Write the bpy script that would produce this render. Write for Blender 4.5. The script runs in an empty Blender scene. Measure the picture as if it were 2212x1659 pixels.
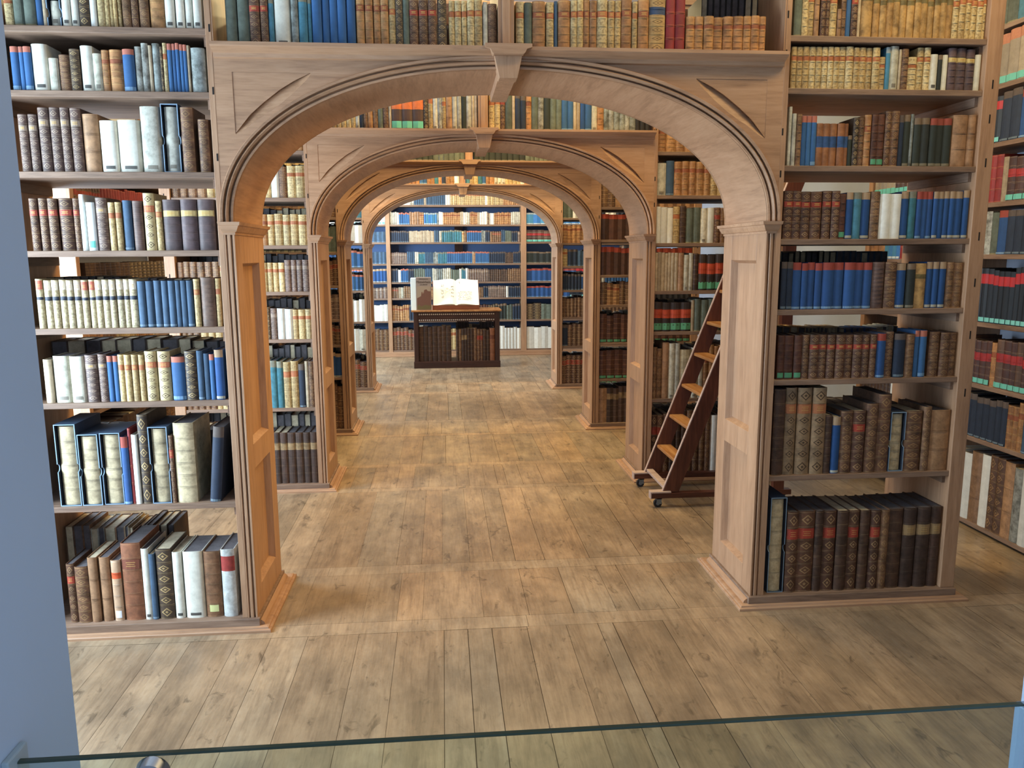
import bpy, math, random
from mathutils import Vector, Matrix
C = bpy.context.scene.collection
rnd = random.Random(7)

# ------------------------------------------------------------------ camera
sc = bpy.context.scene
F_PX, YAW, PITCH, ROLL = 1695.73, 0.08659, -0.16287, -0.00498
CAM = Vector((0.0, -3.241, 1.6))
def cam_axes():
    cy, sy, cp, sp, cr, sr = math.cos(YAW), math.sin(YAW), math.cos(PITCH), math.sin(PITCH), math.cos(ROLL), math.sin(ROLL)
    f = Vector((sy*cp, cy*cp, sp)); r = Vector((cy, -sy, 0)); u = r.cross(f)
    return cr*r + sr*u, -sr*r + cr*u, f
cam = bpy.data.cameras.new('camera'); cam_o = bpy.data.objects.new('camera', cam); C.objects.link(cam_o)
_r, _u, _f = cam_axes()
cam_o.matrix_world = Matrix(((_r.x, _u.x, -_f.x, CAM.x), (_r.y, _u.y, -_f.y, CAM.y), (_r.z, _u.z, -_f.z, CAM.z), (0, 0, 0, 1)))
cam.sensor_fit = 'HORIZONTAL'; cam.sensor_width = 36.0; cam.lens = 36.0*F_PX/2212.0; cam.clip_start = 0.05
sc.camera = cam_o

# ------------------------------------------------------------------ light, world, exposure
w = bpy.data.worlds.new('sky'); sc.world = w; w.use_nodes = True
w.node_tree.nodes['Background'].inputs[0].default_value = (0.72, 0.84, 1.0, 1)
w.node_tree.nodes['Background'].inputs[1].default_value = 1.0
vs = sc.view_settings; vs.view_transform = 'Standard'; vs.look = 'None'; vs.gamma = 1.0; vs.use_curve_mapping = False
vs.exposure = 0.42
COOL, WARM, NEUT = (0.64, 0.82, 1.0), (1.0, 0.77, 0.38), (1.0, 0.90, 0.72)
def area(name, loc, target, sx, sy, power, col):
    l = bpy.data.lights.new(name, 'AREA'); l.shape = 'RECTANGLE'; l.size = sx; l.size_y = sy; l.energy = power; l.color = col
    o = bpy.data.objects.new(name, l); C.objects.link(o); o.location = loc
    o.rotation_euler = (Vector(target)-Vector(loc)).to_track_quat('-Z', 'Y').to_euler()
    return o
# daylight entering at the left windows
area('window_light_front', (-2.61, -.60, 1.38), (1.2, 0.3, 1.8), 1.0, 1.7, 125, COOL)
area('window_light_aisle', (-2.61, 1.28, 1.4), (1.2, 1.45, 1.8), .9, 1.7, 80, COOL)  # added to bring cool light onto the second pillar; its window is unseen
area('window_light_middle', (-2.61, 4.97, 1.8), (0.5, 5.0, 1.0), 1.2, 2.0, 75, COOL)
area('window_light_back', (-2.61, 7.9, 1.9), (1.2, 8.8, 0.9), 1.8, 2.0, 150, COOL)
# warm ceiling lamps in every aisle
area('ceiling_light_front', (1.9, -.85, 3.75), (1.6, 0.15, 2.1), 2.0, 0.3, 30, WARM)
area('ceiling_light_aisle_a', (0.5, 1.75, 3.8), (0.3, 1.5, 0), 3.2, 0.3, 82, WARM)
area('ceiling_light_aisle_b', (0.3, 3.45, 3.8), (0.3, 3.2, 0), 3.2, 0.3, 100, WARM)
area('ceiling_light_aisle_c', (0.3, 5.5, 3.8), (0.3, 5.1, 0), 3.2, 0.3, 90, WARM)
area('ceiling_light_back', (0.3, 7.4, 3.75), (0.3, 8.6, 0), 3.4, 0.5, 95, NEUT)
area('side_lamp', (2.85, 1.3, 2.9), (-0.83, 0.3, 1.2), 0.5, 0.5, 13, (1.0, 0.50, 0.05)).data.spread = math.radians(80)

# ------------------------------------------------------------------ helpers
def lin(c):
    return tuple(((v/255.0)/12.92 if v/255.0 <= .04045 else (((v/255.0)+.055)/1.055)**2.4) for v in c[:3])
def tag(o, label=None, cat=None, group=None, kind=None):
    if label: o['label'] = label
    if cat: o['category'] = cat
    if group: o['group'] = group
    if kind: o['kind'] = kind
    return o
def empty(name, label, cat, loc=(0, 0, 0), rz=0.0, group=None, kind=None):
    o = bpy.data.objects.new(name, None); C.objects.link(o); o.location = loc; o.rotation_euler = (0, 0, rz)
    o.empty_display_size = 0.1
    return tag(o, label, cat, group, kind)

class MB:
    """collects faces (with a colour, ornament colour and parameters each) and links them as one mesh object"""
    def __init__(s): s.v = []; s.f = []; s.col = []; s.orn = []; s.par = []; s.uv = []; s.mi = []
    def face(s, pts, col=(.5, .5, .5), orn=(0, 0, 0), par=(0, 0, .5), uv=None, mi=0):
        n = len(s.v); s.v += [tuple(p) for p in pts]; s.f.append(tuple(range(n, n+len(pts))))
        s.col.append(col); s.orn.append(orn); s.par.append(par); s.mi.append(mi)
        s.uv += list(uv) if uv else [(0, 0)]*len(pts)
    def box(s, a, b, T=None, **k):
        x0, y0, z0 = a; x1, y1, z1 = b
        p = [(x0,y0,z0),(x1,y0,z0),(x1,y1,z0),(x0,y1,z0),(x0,y0,z1),(x1,y0,z1),(x1,y1,z1),(x0,y1,z1)]
        if T: p = [T(q) for q in p]
        for q in ((0,3,2,1),(4,5,6,7),(0,1,5,4),(1,2,6,5),(2,3,7,6),(3,0,4,7)): s.face([p[i] for i in q], **k)
    def prism(s, prof, a, b, axis, T=None, **k):
        """prof: closed list of 2D points (counter-clockwise seen from +axis), extruded a..b along axis"""
        def P(q, t):
            r = {'x': (t, q[0], q[1]), 'y': (q[0], t, q[1]), 'z': (q[0], q[1], t)}[axis]
            return T(r) if T else r
        n = len(prof)
        for i in range(n):
            p, q = prof[i], prof[(i+1) % n]
            s.face([P(p, a), P(q, a), P(q, b), P(p, b)], **k)
        s.face([P(q, a) for q in reversed(prof)], **k); s.face([P(q, b) for q in prof], **k)
    def tube(s, p0, p1, r0, r1=None, n=12, caps=True, **k):
        r1 = r0 if r1 is None else r1
        p0, p1 = Vector(p0), Vector(p1); d = (p1-p0).normalized()
        a = d.orthogonal().normalized(); b = d.cross(a)
        A = [p0+r0*(math.cos(t)*a+math.sin(t)*b) for t in [2*math.pi*i/n for i in range(n)]]
        B = [p1+r1*(math.cos(t)*a+math.sin(t)*b) for t in [2*math.pi*i/n for i in range(n)]]
        for i in range(n): s.face([A[i], A[(i+1) % n], B[(i+1) % n], B[i]], **k)
        if caps: s.face(list(reversed(A)), **k); s.face(B, **k)
    def build(s, name, mats, parent=None, smooth=False, bevel=0.0, weld=True):
        me = bpy.data.meshes.new(name); me.from_pydata(s.v, [], s.f)
        if not isinstance(mats, (list, tuple)): mats = [mats]
        for m in mats: me.materials.append(m)
        n = len(s.f)
        if len(mats) > 1: me.polygons.foreach_set('material_index', s.mi)
        for nm, dat in (('Col', s.col), ('Orn', s.orn), ('Par', s.par)):
            at = me.attributes.new(nm, 'FLOAT_COLOR', 'FACE')
            flat = []
            for c in dat: flat += [c[0], c[1], c[2], 1.0]
            at.data.foreach_set('color', flat)
        uvl = me.uv_layers.new(name='UVMap'); flat = []
        for u in s.uv: flat += [u[0], u[1]]
        uvl.data.foreach_set('uv', flat)
        if weld:
            import bmesh
            bm = bmesh.new(); bm.from_mesh(me)
            bmesh.ops.remove_doubles(bm, verts=bm.verts, dist=1e-5)
            bmesh.ops.recalc_face_normals(bm, faces=bm.faces)
            bm.to_mesh(me); bm.free()
        if smooth:
            me.polygons.foreach_set('use_smooth', [True]*len(me.polygons))
            try: me.set_sharp_from_angle(angle=math.radians(38))
            except Exception: pass
        o = bpy.data.objects.new(name, me); C.objects.link(o)
        if parent: o.parent = parent
        if bevel:
            m = o.modifiers.new('bevel', 'BEVEL'); m.width = bevel; m.segments = 2; m.limit_method = 'ANGLE'; m.angle_limit = math.radians(50)
        return o

# ------------------------------------------------------------------ materials
def new_mat(name):
    m = bpy.data.materials.new(name); m.use_nodes = True; nt = m.node_tree
    return m, nt, nt.nodes['Principled BSDF']
def N(nt, t, **k):
    n = nt.nodes.new(t)
    for a, b in k.items():
        if a.startswith('i_'):
            key = a[2:]; n.inputs[int(key) if key.isdigit() else key].default_value = b
        else: setattr(n, a, b)
    return n
def ramp(nt, fac, stops):
    r = nt.nodes.new('ShaderNodeValToRGB'); nt.links.new(fac, r.inputs[0]); e = r.color_ramp.elements
    while len(e) < len(stops): e.new(0.5)
    for x, (p, c) in zip(e, stops): x.position = p; x.color = (*lin(c), 1)
    return r
def math_n(nt, op, a, b=None, c=None):
    n = nt.nodes.new('ShaderNodeMath'); n.operation = op
    for i, q in enumerate((a, b, c)):
        if q is None: continue
        if isinstance(q, (int, float)): n.inputs[i].default_value = q
        else: nt.links.new(q, n.inputs[i])
    return n.outputs[0]
def mixc(nt, fac, a, b, mode='MIX'):
    n = nt.nodes.new('ShaderNodeMix'); n.data_type = 'RGBA'; n.blend_type = mode
    for s_, q in ((0, fac), (6, a), (7, b)):
        if isinstance(q, (int, float)): n.inputs[s_].default_value = q
        elif isinstance(q, tuple): n.inputs[s_].default_value = (*q[:3], 1)
        else: nt.links.new(q, n.inputs[s_])
    return n.outputs[2]

def wood(name, dark, mid, light, axis, rough=0.5, contrast=1.0, use_col=False):
    m, nt, b = new_mat(name); L = nt.links.new
    geo = N(nt, 'ShaderNodeNewGeometry'); oi = N(nt, 'ShaderNodeObjectInfo')
    add = N(nt, 'ShaderNodeVectorMath', operation='ADD'); L(geo.outputs['Position'], add.inputs[0])
    comb = N(nt, 'ShaderNodeCombineXYZ'); k = math_n(nt, 'MULTIPLY', oi.outputs['Random'], 37.0)
    for i in range(3): L(k, comb.inputs[i])
    L(comb.outputs[0], add.inputs[1])
    mp = N(nt, 'ShaderNodeMapping'); L(add.outputs[0], mp.inputs[0])
    s = {'x': (1.1, 13, 13), 'y': (13, 1.1, 13), 'z': (13, 13, 1.1)}[axis]; mp.inputs['Scale'].default_value = s
    n1 = N(nt, 'ShaderNodeTexNoise', i_Scale=1.6, i_Detail=7.0, i_Roughness=0.62, i_Distortion=0.9); L(mp.outputs[0], n1.inputs['Vector'])
    mp2 = N(nt, 'ShaderNodeMapping'); L(add.outputs[0], mp2.inputs[0]); mp2.inputs['Scale'].default_value = tuple(3.2*v for v in s)
    n2 = N(nt, 'ShaderNodeTexNoise', i_Scale=3.0, i_Detail=4.0, i_Roughness=0.6); L(mp2.outputs[0], n2.inputs['Vector'])
    n3 = N(nt, 'ShaderNodeTexNoise', i_Scale=2.3, i_Detail=3.0); L(add.outputs[0], n3.inputs['Vector'])
    f = math_n(nt, 'ADD', math_n(nt, 'MULTIPLY', n1.outputs[0], 0.62), math_n(nt, 'MULTIPLY', n2.outputs[0], 0.38))
    f = math_n(nt, 'ADD', math_n(nt, 'MULTIPLY', math_n(nt, 'SUBTRACT', f, 0.5), 1.5*contrast), 0.5)
    r = ramp(nt, f, [(0.18, dark), (0.5, mid), (0.85, light)])
    # knots: sparse dark spots stretched a little with the grain
    mp3 = N(nt, 'ShaderNodeMapping'); L(add.outputs[0], mp3.inputs[0]); mp3.inputs['Scale'].default_value = {'x': (1.6, 3, 3), 'y': (3, 1.6, 3), 'z': (3, 3, 1.6)}[axis]
    vo = N(nt, 'ShaderNodeTexVoronoi', i_Scale=1.0); L(mp3.outputs[0], vo.inputs['Vector'])
    kn = ramp(nt, math_n(nt, 'ADD', vo.outputs['Distance'], math_n(nt, 'MULTIPLY', n2.outputs[0], 0.06)), [(0.035, (255, 255, 255)), (0.085, (0, 0, 0))])
    col = mixc(nt, math_n(nt, 'MULTIPLY', kn.outputs[0], 0.6), r.outputs[0], tuple(0.45*v for v in lin(dark)))
    col = mixc(nt, 0.35*contrast, col, ramp(nt, n3.outputs[0], [(0.3, (165, 160, 158)), (0.7, (255, 255, 255))]).outputs[0], 'MULTIPLY')
    if use_col:
        at = N(nt, 'ShaderNodeAttribute', attribute_name='Col'); col = mixc(nt, 1.0, col, at.outputs['Color'], 'MULTIPLY')
    L(col, b.inputs['Base Color']); b.inputs['Roughness'].default_value = rough
    bp = N(nt, 'ShaderNodeBump', i_Strength=0.12, i_Distance=0.002); L(n2.outputs[0], bp.inputs['Height']); L(bp.outputs[0], b.inputs['Normal'])
    return m
PD, PM, PL = (124, 90, 66), (172, 132, 100), (194, 156, 124)
M = {}
for a in 'xyz': M['pine_'+a] = wood('oiled_pine_'+a, PD, PM, PL, a, contrast=.75)
for a in 'xyz': M['shelf_'+a] = wood('aged_pine_'+a, (90, 68, 54), (134, 106, 86), (160, 132, 110), a, rough=.6)
for a in 'xz': M['dark_'+a] = wood('dark_stained_wood_'+a, (38, 22, 17), (66, 38, 29), (88, 54, 40), a, rough=.4)
for a in 'xz': M['ladder_'+a] = wood('ladder_mahogany_'+a, (58, 30, 22), (92, 50, 36), (120, 70, 50), a, rough=.4)
M['tread'] = wood('worn_tread_wood', (110, 66, 34), (176, 122, 72), (212, 168, 112), 'y', rough=.4)
M['edge'] = wood('worn_light_edge', (150, 120, 108), (190, 164, 150), (215, 196, 184), 'x', rough=.5)
M['cradle'] = wood('book_cradle_wood', (82, 40, 22), (124, 66, 38), (150, 88, 54), 'x', rough=.45)

def plain(name, rgb, rough=.6, metal=0.0, noise=0.0):
    m, nt, b = new_mat(name); b.inputs['Roughness'].default_value = rough; b.inputs['Metallic'].default_value = metal
    c = lin(rgb)
    if noise:
        geo = N(nt, 'ShaderNodeNewGeometry'); n = N(nt, 'ShaderNodeTexNoise', i_Scale=3.0, i_Detail=5.0); nt.links.new(geo.outputs['Position'], n.inputs['Vector'])
        r = nt.nodes.new('ShaderNodeValToRGB'); nt.links.new(n.outputs[0], r.inputs[0])
        r.color_ramp.elements[0].position = .3; r.color_ramp.elements[1].position = .7
        r.color_ramp.elements[0].color = (*[v*(1-noise) for v in c], 1); r.color_ramp.elements[1].color = (*c, 1)
        nt.links.new(r.outputs[0], b.inputs['Base Color'])
    else: b.inputs['Base Color'].default_value = (*c, 1)
    return m
M['plaster'] = plain('white_plaster', (196, 200, 208), .9, noise=.06)
M['blue'] = plain('blue_painted_wall', (112, 138, 188), .9, noise=.1)
M['wall_grey'] = plain('bluish_grey_plaster', (150, 158, 174), .9, noise=.06)
M['jamb'] = plain('grey_painted_reveal', (176, 196, 220), .75, noise=.05)
M['black'] = plain('dark_hollow', (18, 12, 10), .9)
M['crack'] = plain('floor_joint', (74, 56, 42), .9)
M['rubber'] = plain('black_rubber', (25, 26, 30), .5)
M['caster'] = plain('caster_metal', (120, 140, 165), .3, .8)
M['steel'] = plain('brushed_steel', (200, 200, 202), .25, 1.0)
M['ivory'] = plain('ivory_beads', (205, 190, 175), .5)
M['paper'] = plain('white_paper', (246, 242, 226), .8)
M['ink'] = plain('faded_ink', (120, 110, 96), .8)

def floor_mat():
    m = wood('oak_floor_boards', (124, 102, 80), (168, 142, 112), (188, 164, 134), 'y', rough=.36, contrast=.85, use_col=True)
    nt = m.node_tree; b = nt.nodes['Principled BSDF']; L = nt.links.new
    src = b.inputs['Base Color'].links[0].from_socket
    geo = N(nt, 'ShaderNodeNewGeometry')
    mp = N(nt, 'ShaderNodeMapping'); L(geo.outputs['Position'], mp.inputs[0]); mp.inputs['Scale'].default_value = (2.4, 1.5, 1)
    n = N(nt, 'ShaderNodeTexNoise', i_Scale=2.1, i_Detail=6.0, i_Roughness=.65); L(mp.outputs[0], n.inputs['Vector'])
    r = ramp(nt, n.outputs[0], [(0.40, (168, 170, 176)), (0.62, (255, 255, 255))])
    c = mixc(nt, .55, src, r.outputs[0], 'MULTIPLY')
    mp2 = N(nt, 'ShaderNodeMapping'); L(geo.outputs['Position'], mp2.inputs[0]); mp2.inputs['Scale'].default_value = (9, 4.5, 1)
    n2 = N(nt, 'ShaderNodeTexNoise', i_Scale=1.6, i_Detail=6.0, i_Roughness=.6, i_Distortion=1.2); L(mp2.outputs[0], n2.inputs['Vector'])
    r2 = ramp(nt, n2.outputs[0], [(0.30, (70, 66, 70)), (0.41, (255, 255, 255))])
    c = mixc(nt, .5, c, r2.outputs[0], 'MULTIPLY')
    L(c, b.inputs['Base Color'])
    return m
M['floor'] = floor_mat()

def book_mat():
    m, nt, b = new_mat('book_bindings'); L = nt.links.new
    A = [N(nt, 'ShaderNodeAttribute', attribute_name=k) for k in ('Col', 'Orn', 'Par')]
    par = N(nt, 'ShaderNodeSeparateColor'); L(A[2].outputs['Color'], par.inputs[0])
    uv = N(nt, 'ShaderNodeUVMap', uv_map='UVMap'); su = N(nt, 'ShaderNodeSeparateXYZ'); L(uv.outputs[0], su.inputs[0])
    u = math_n(nt, 'MULTIPLY', math_n(nt, 'ABSOLUTE', math_n(nt, 'SUBTRACT', su.outputs[0], .5)), 2.0)
    v = math_n(nt, 'MULTIPLY', math_n(nt, 'ABSOLUTE', math_n(nt, 'SUBTRACT', math_n(nt, 'FRACT', su.outputs[1]), .5)), 2.0)
    d = math_n(nt, 'ADD', u, v)
    ring = math_n(nt, 'LESS_THAN', math_n(nt, 'ABSOLUTE', math_n(nt, 'SUBTRACT', d, .62)), .10)
    dot = math_n(nt, 'LESS_THAN', d, .22)
    dia = math_n(nt, 'MAXIMUM', ring, dot)
    geo = N(nt, 'ShaderNodeNewGeometry')
    nf = N(nt, 'ShaderNodeTexNoise', i_Scale=120.0, i_Detail=2.0); L(geo.outputs['Position'], nf.inputs['Vector'])
    flo = math_n(nt, 'GREATER_THAN', nf.outputs[0], .53)
    is_d = math_n(nt, 'COMPARE', par.outputs[0], .5, .1); is_f = math_n(nt, 'COMPARE', par.outputs[0], 1.0, .1)
    fac = math_n(nt, 'ADD', math_n(nt, 'MULTIPLY', dia, is_d), math_n(nt, 'MULTIPLY', math_n(nt, 'MULTIPLY', flo, is_f), .42))
    c = mixc(nt, fac, A[0].outputs['Color'], A[1].outputs['Color'])
    nm = N(nt, 'ShaderNodeTexNoise', i_Scale=26.0, i_Detail=6.0, i_Roughness=.7); L(geo.outputs['Position'], nm.inputs['Vector'])
    rr = ramp(nt, nm.outputs[0], [(.32, (120, 112, 104)), (.62, (255, 255, 255))])
    c = mixc(nt, par.outputs[1], c, rr.outputs[0], 'MULTIPLY')
    L(c, b.inputs['Base Color']); L(par.outputs[2], b.inputs['Roughness'])
    return m
M['book'] = book_mat()

def glass_mat():
    m, nt, b = new_mat('clear_glass_sheet'); L = nt.links.new
    out = nt.nodes['Material Output']; nt.nodes.remove(b)
    tr = N(nt, 'ShaderNodeBsdfTransparent'); tr.inputs[0].default_value = (.90, .96, .94, 1)
    gl = N(nt, 'ShaderNodeBsdfGlossy'); gl.inputs['Roughness'].default_value = .01
    fr = N(nt, 'ShaderNodeFresnel', i_IOR=1.45); mx = N(nt, 'ShaderNodeMixShader')
    geo = N(nt, 'ShaderNodeNewGeometry'); L(math_n(nt, 'MULTIPLY', fr.outputs[0], math_n(nt, 'SUBTRACT', 1.0, geo.outputs['Backfacing'])), mx.inputs[0]); L(tr.outputs[0], mx.inputs[1]); L(gl.outputs[0], mx.inputs[2]); L(mx.outputs[0], out.inputs[0])
    return m
M['glass'] = glass_mat()
m_, nt_, b_ = new_mat('polished_glass_edge'); b_.inputs['Base Color'].default_value = (*lin((52, 66, 56)), 1); b_.inputs['Roughness'].default_value = .15
M['glass_edge'] = m_
# ------------------------------------------------------------------ room
XL, XR, YB, ZC = -2.56, 3.36, 9.66, 3.95
def struct(name, mb, m, **k):
    o = mb.build(name, m, **k); o['kind'] = 'structure'; return o
def build_floor():
    mb = MB()
    strips = [(-.05, .06), (.59, .70), (2.02, 2.10), (2.64, 2.73), (3.68, 3.76), (4.26, 4.36), (5.87, 5.97), (6.53, 6.62), (7.46, 7.54)]
    seams = [[-.60, -.385, -.222, -.024, .079, .183, .337, .508, .649, .716, .94], [-.667, -.387, -.234, -.119, .155, .36, .564, .763, .868],
             [-.736, -.474, -.271, -.14, -.031, .115, .239, .356, .513, .754, 1.033], [-.533, -.352, -.236, -.125, .069, .162, .273, .361, .43, .541]]
    def plank(x0, x1, y0, y1, cross=False):
        g = rnd.choice([.0003, .0004, .0006, .0010, .0016])
        t = rnd.uniform(.84, 1.08); h = rnd.uniform(-.05, .05)
        if cross: t = rnd.uniform(1.02, 1.12)
        mb.face([(x0+g, y0+g, 0), (x1-g, y0+g, 0), (x1-g, y1-g, 0), (x0+g, y1-g, 0)], col=(t*(1+h), t, t*(1-h)))
    ys = [-5.2]
    for a, b in strips: ys += [a, b]
    ys.append(YB)
    for i in range(0, len(ys)-1):
        y0, y1 = ys[i], ys[i+1]
        if i % 2:
            x = XL
            while x < XR:
                x2 = min(XR, x+rnd.uniform(1.5, 3.2)); plank(x, x2, y0, y1, True); x = x2
        else:
            s = list(seams[i//2]) if i//2 < len(seams) else [-.4+.2*j+rnd.uniform(-.04, .04) for j in range(7)]
            while s[0] > XL+.25: s.insert(0, s[0]-rnd.uniform(.12, .23))
            while s[-1] < XR-.25: s.append(s[-1]+rnd.uniform(.12, .23))
            s = [XL]+s+[XR]
            for a, b in zip(s, s[1:]):
                if i == 0 and rnd.random() < .5:
                    c = rnd.uniform(-2.2, -.8); plank(a, b, y0, c); plank(a, b, c, y1)
                else: plank(a, b, y0, y1)
    n = len(mb.f); mb.mi = [0]*n
    mb.face([(XL, -5.2, -.003), (XR, -5.2, -.003), (XR, YB, -.003), (XL, YB, -.003)], mi=1)
    mb.box((XL, -5.2, -.12), (XR, YB, -.01), mi=1)
    struct('floor', mb, [M['floor'], M['crack']], weld=False)
build_floor()
mb = MB(); mb.box((XL-.2, -5.2, ZC), (XR+.2, YB+.2, ZC+.15)); struct('ceiling', mb, M['plaster'])
mb = MB(); mb.box((XL-.2, YB, 0), (XR+.2, YB+.2, ZC)); struct('wall_back', mb, M['blue'])
mb = MB(); mb.box((XR, -2.17, 0), (XR+.2, YB, ZC)); struct('wall_right', mb, M['wall_grey'])
WIN = [(-1.15, -.05), (.8, 1.78), (4.3, 5.65), (6.95, 8.85)]  # the second opening is added, unseen, to go with the added aisle light
mb = MB(); y = -2.17
for a, b in WIN:
    mb.box((XL-.25, y, 0), (XL, a, ZC)); mb.box((XL-.25, a, 0), (XL, b, .5)); mb.box((XL-.25, a, 2.95), (XL, b, ZC)); y = b
mb.box((XL-.25, y, 0), (XL, YB, ZC)); struct('wall_left', mb, M['plaster'])
for i, (a, b) in enumerate(WIN):
    mb = MB()
    for q in (((XL-.16, a, .5), (XL-.1, a+.06, 2.95)), ((XL-.16, b-.06, .5), (XL-.1, b, 2.95)), ((XL-.16, a+.06, .5), (XL-.1, b-.06, .56)), ((XL-.16, a+.06, 2.89), (XL-.1, b-.06, 2.95)),
              ((XL-.15, (a+b)/2-.025, .56), (XL-.11, (a+b)/2+.025, 2.89)), ((XL-.15, a+.06, 2.2), (XL-.11, b-.06, 2.25))): mb.box(*q)
    f = struct('window_%d' % (i+1), mb, plain('window_paint_%d' % i, (225, 225, 222), .5))
    mb = MB(); mb.box((XL-.133, a+.06, .56), (XL-.127, b-.06, 2.89)); mb.build('pane', M['glass'], f)
# the wall with the doorway the camera stands in
mb = MB(); mb.box((XL-.25, -3.6, 0), (-.53, -2.17, ZC)); struct('wall_front_left', mb, M['jamb'])
mb = MB(); mb.box((.90, -3.6, 0), (XR+.2, -2.17, ZC)); struct('wall_front_right', mb, M['jamb'])
mb = MB(); mb.box((-.53, -3.6, 2.35), (.90, -2.17, ZC)); struct('wall_front_lintel', mb, M['jamb'])
# glass barrier across the doorway
G = empty('glass_barrier', 'clear glass barrier sheet across the doorway in front of the library floor', 'barrier', (.19, -2.33, .0))
G.location = (0, 0, 0)
mb = MB(); mb.box((-.526, -2.334, .12), (.80, -2.326, .9985)); mb.build('glass_sheet', M['glass'], G)
mb = MB(); mb.prism([(-2.3342, .9985), (-2.3258, .9985), (-2.3258, 1.0), (-2.327, 1.001), (-2.333, 1.001), (-2.3342, 1.0)], -.526, .7675, 'x'); mb.build('polished_edge', M['glass_edge'], G)
mb = MB(); mb.tube((-.3645, -2.335, .978), (-.3645, -2.350, .978), .0215, .0190, 28); mb.build('clamp_button', M['steel'], G, smooth=True)
mb = MB(); mb.box((-.53, -2.352, .12), (-.521, -2.308, 1.012)); mb.build('wall_channel', plain('pale_channel', (150, 170, 182), .4), G, bevel=.002)
mb = MB(); mb.box((.768, -2.345, .12), (.90, -2.315, .995)); mb.build('side_post', plain('pale_post', (128, 150, 178), .4), G, bevel=.003)

# ------------------------------------------------------------------ arch walls with flanking bookcases
XC, HALF = .273, 1.10
def ell(t, a, b, n=2.15):
    c, s = math.cos(t), math.sin(t)
    return a*math.copysign(abs(c)**(2/n), c), b*abs(s)**(2/n)
def arch_pts(a, b, z0, n=72, ex=2.15):
    return [(ell(math.pi*i/n, a, b, ex)[0], z0+ell(math.pi*i/n, a, b, ex)[1]) for i in range(n+1)]
POS = {0: 'nearest', 1: 'second', 2: 'third', 3: 'fourth'}

def reeded(s, xo, Y0):
    """profile of the reeded front edge, s=+1: passage to the right of the pillar (left bookcase); xo is the passage face"""
    pts = [(-.041, 0), (-.036, 0), (-.034, .010), (-.029, .010), (-.028, .001), (-.0265, -.001), (-.017, -.001), (-.0155, .001), (-.015, .012), (-.009, .012), (-.008, .002), (-.006, 0), (0, 0)]
    return [(xo+s*p, Y0+q) for p, q in pts]

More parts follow.
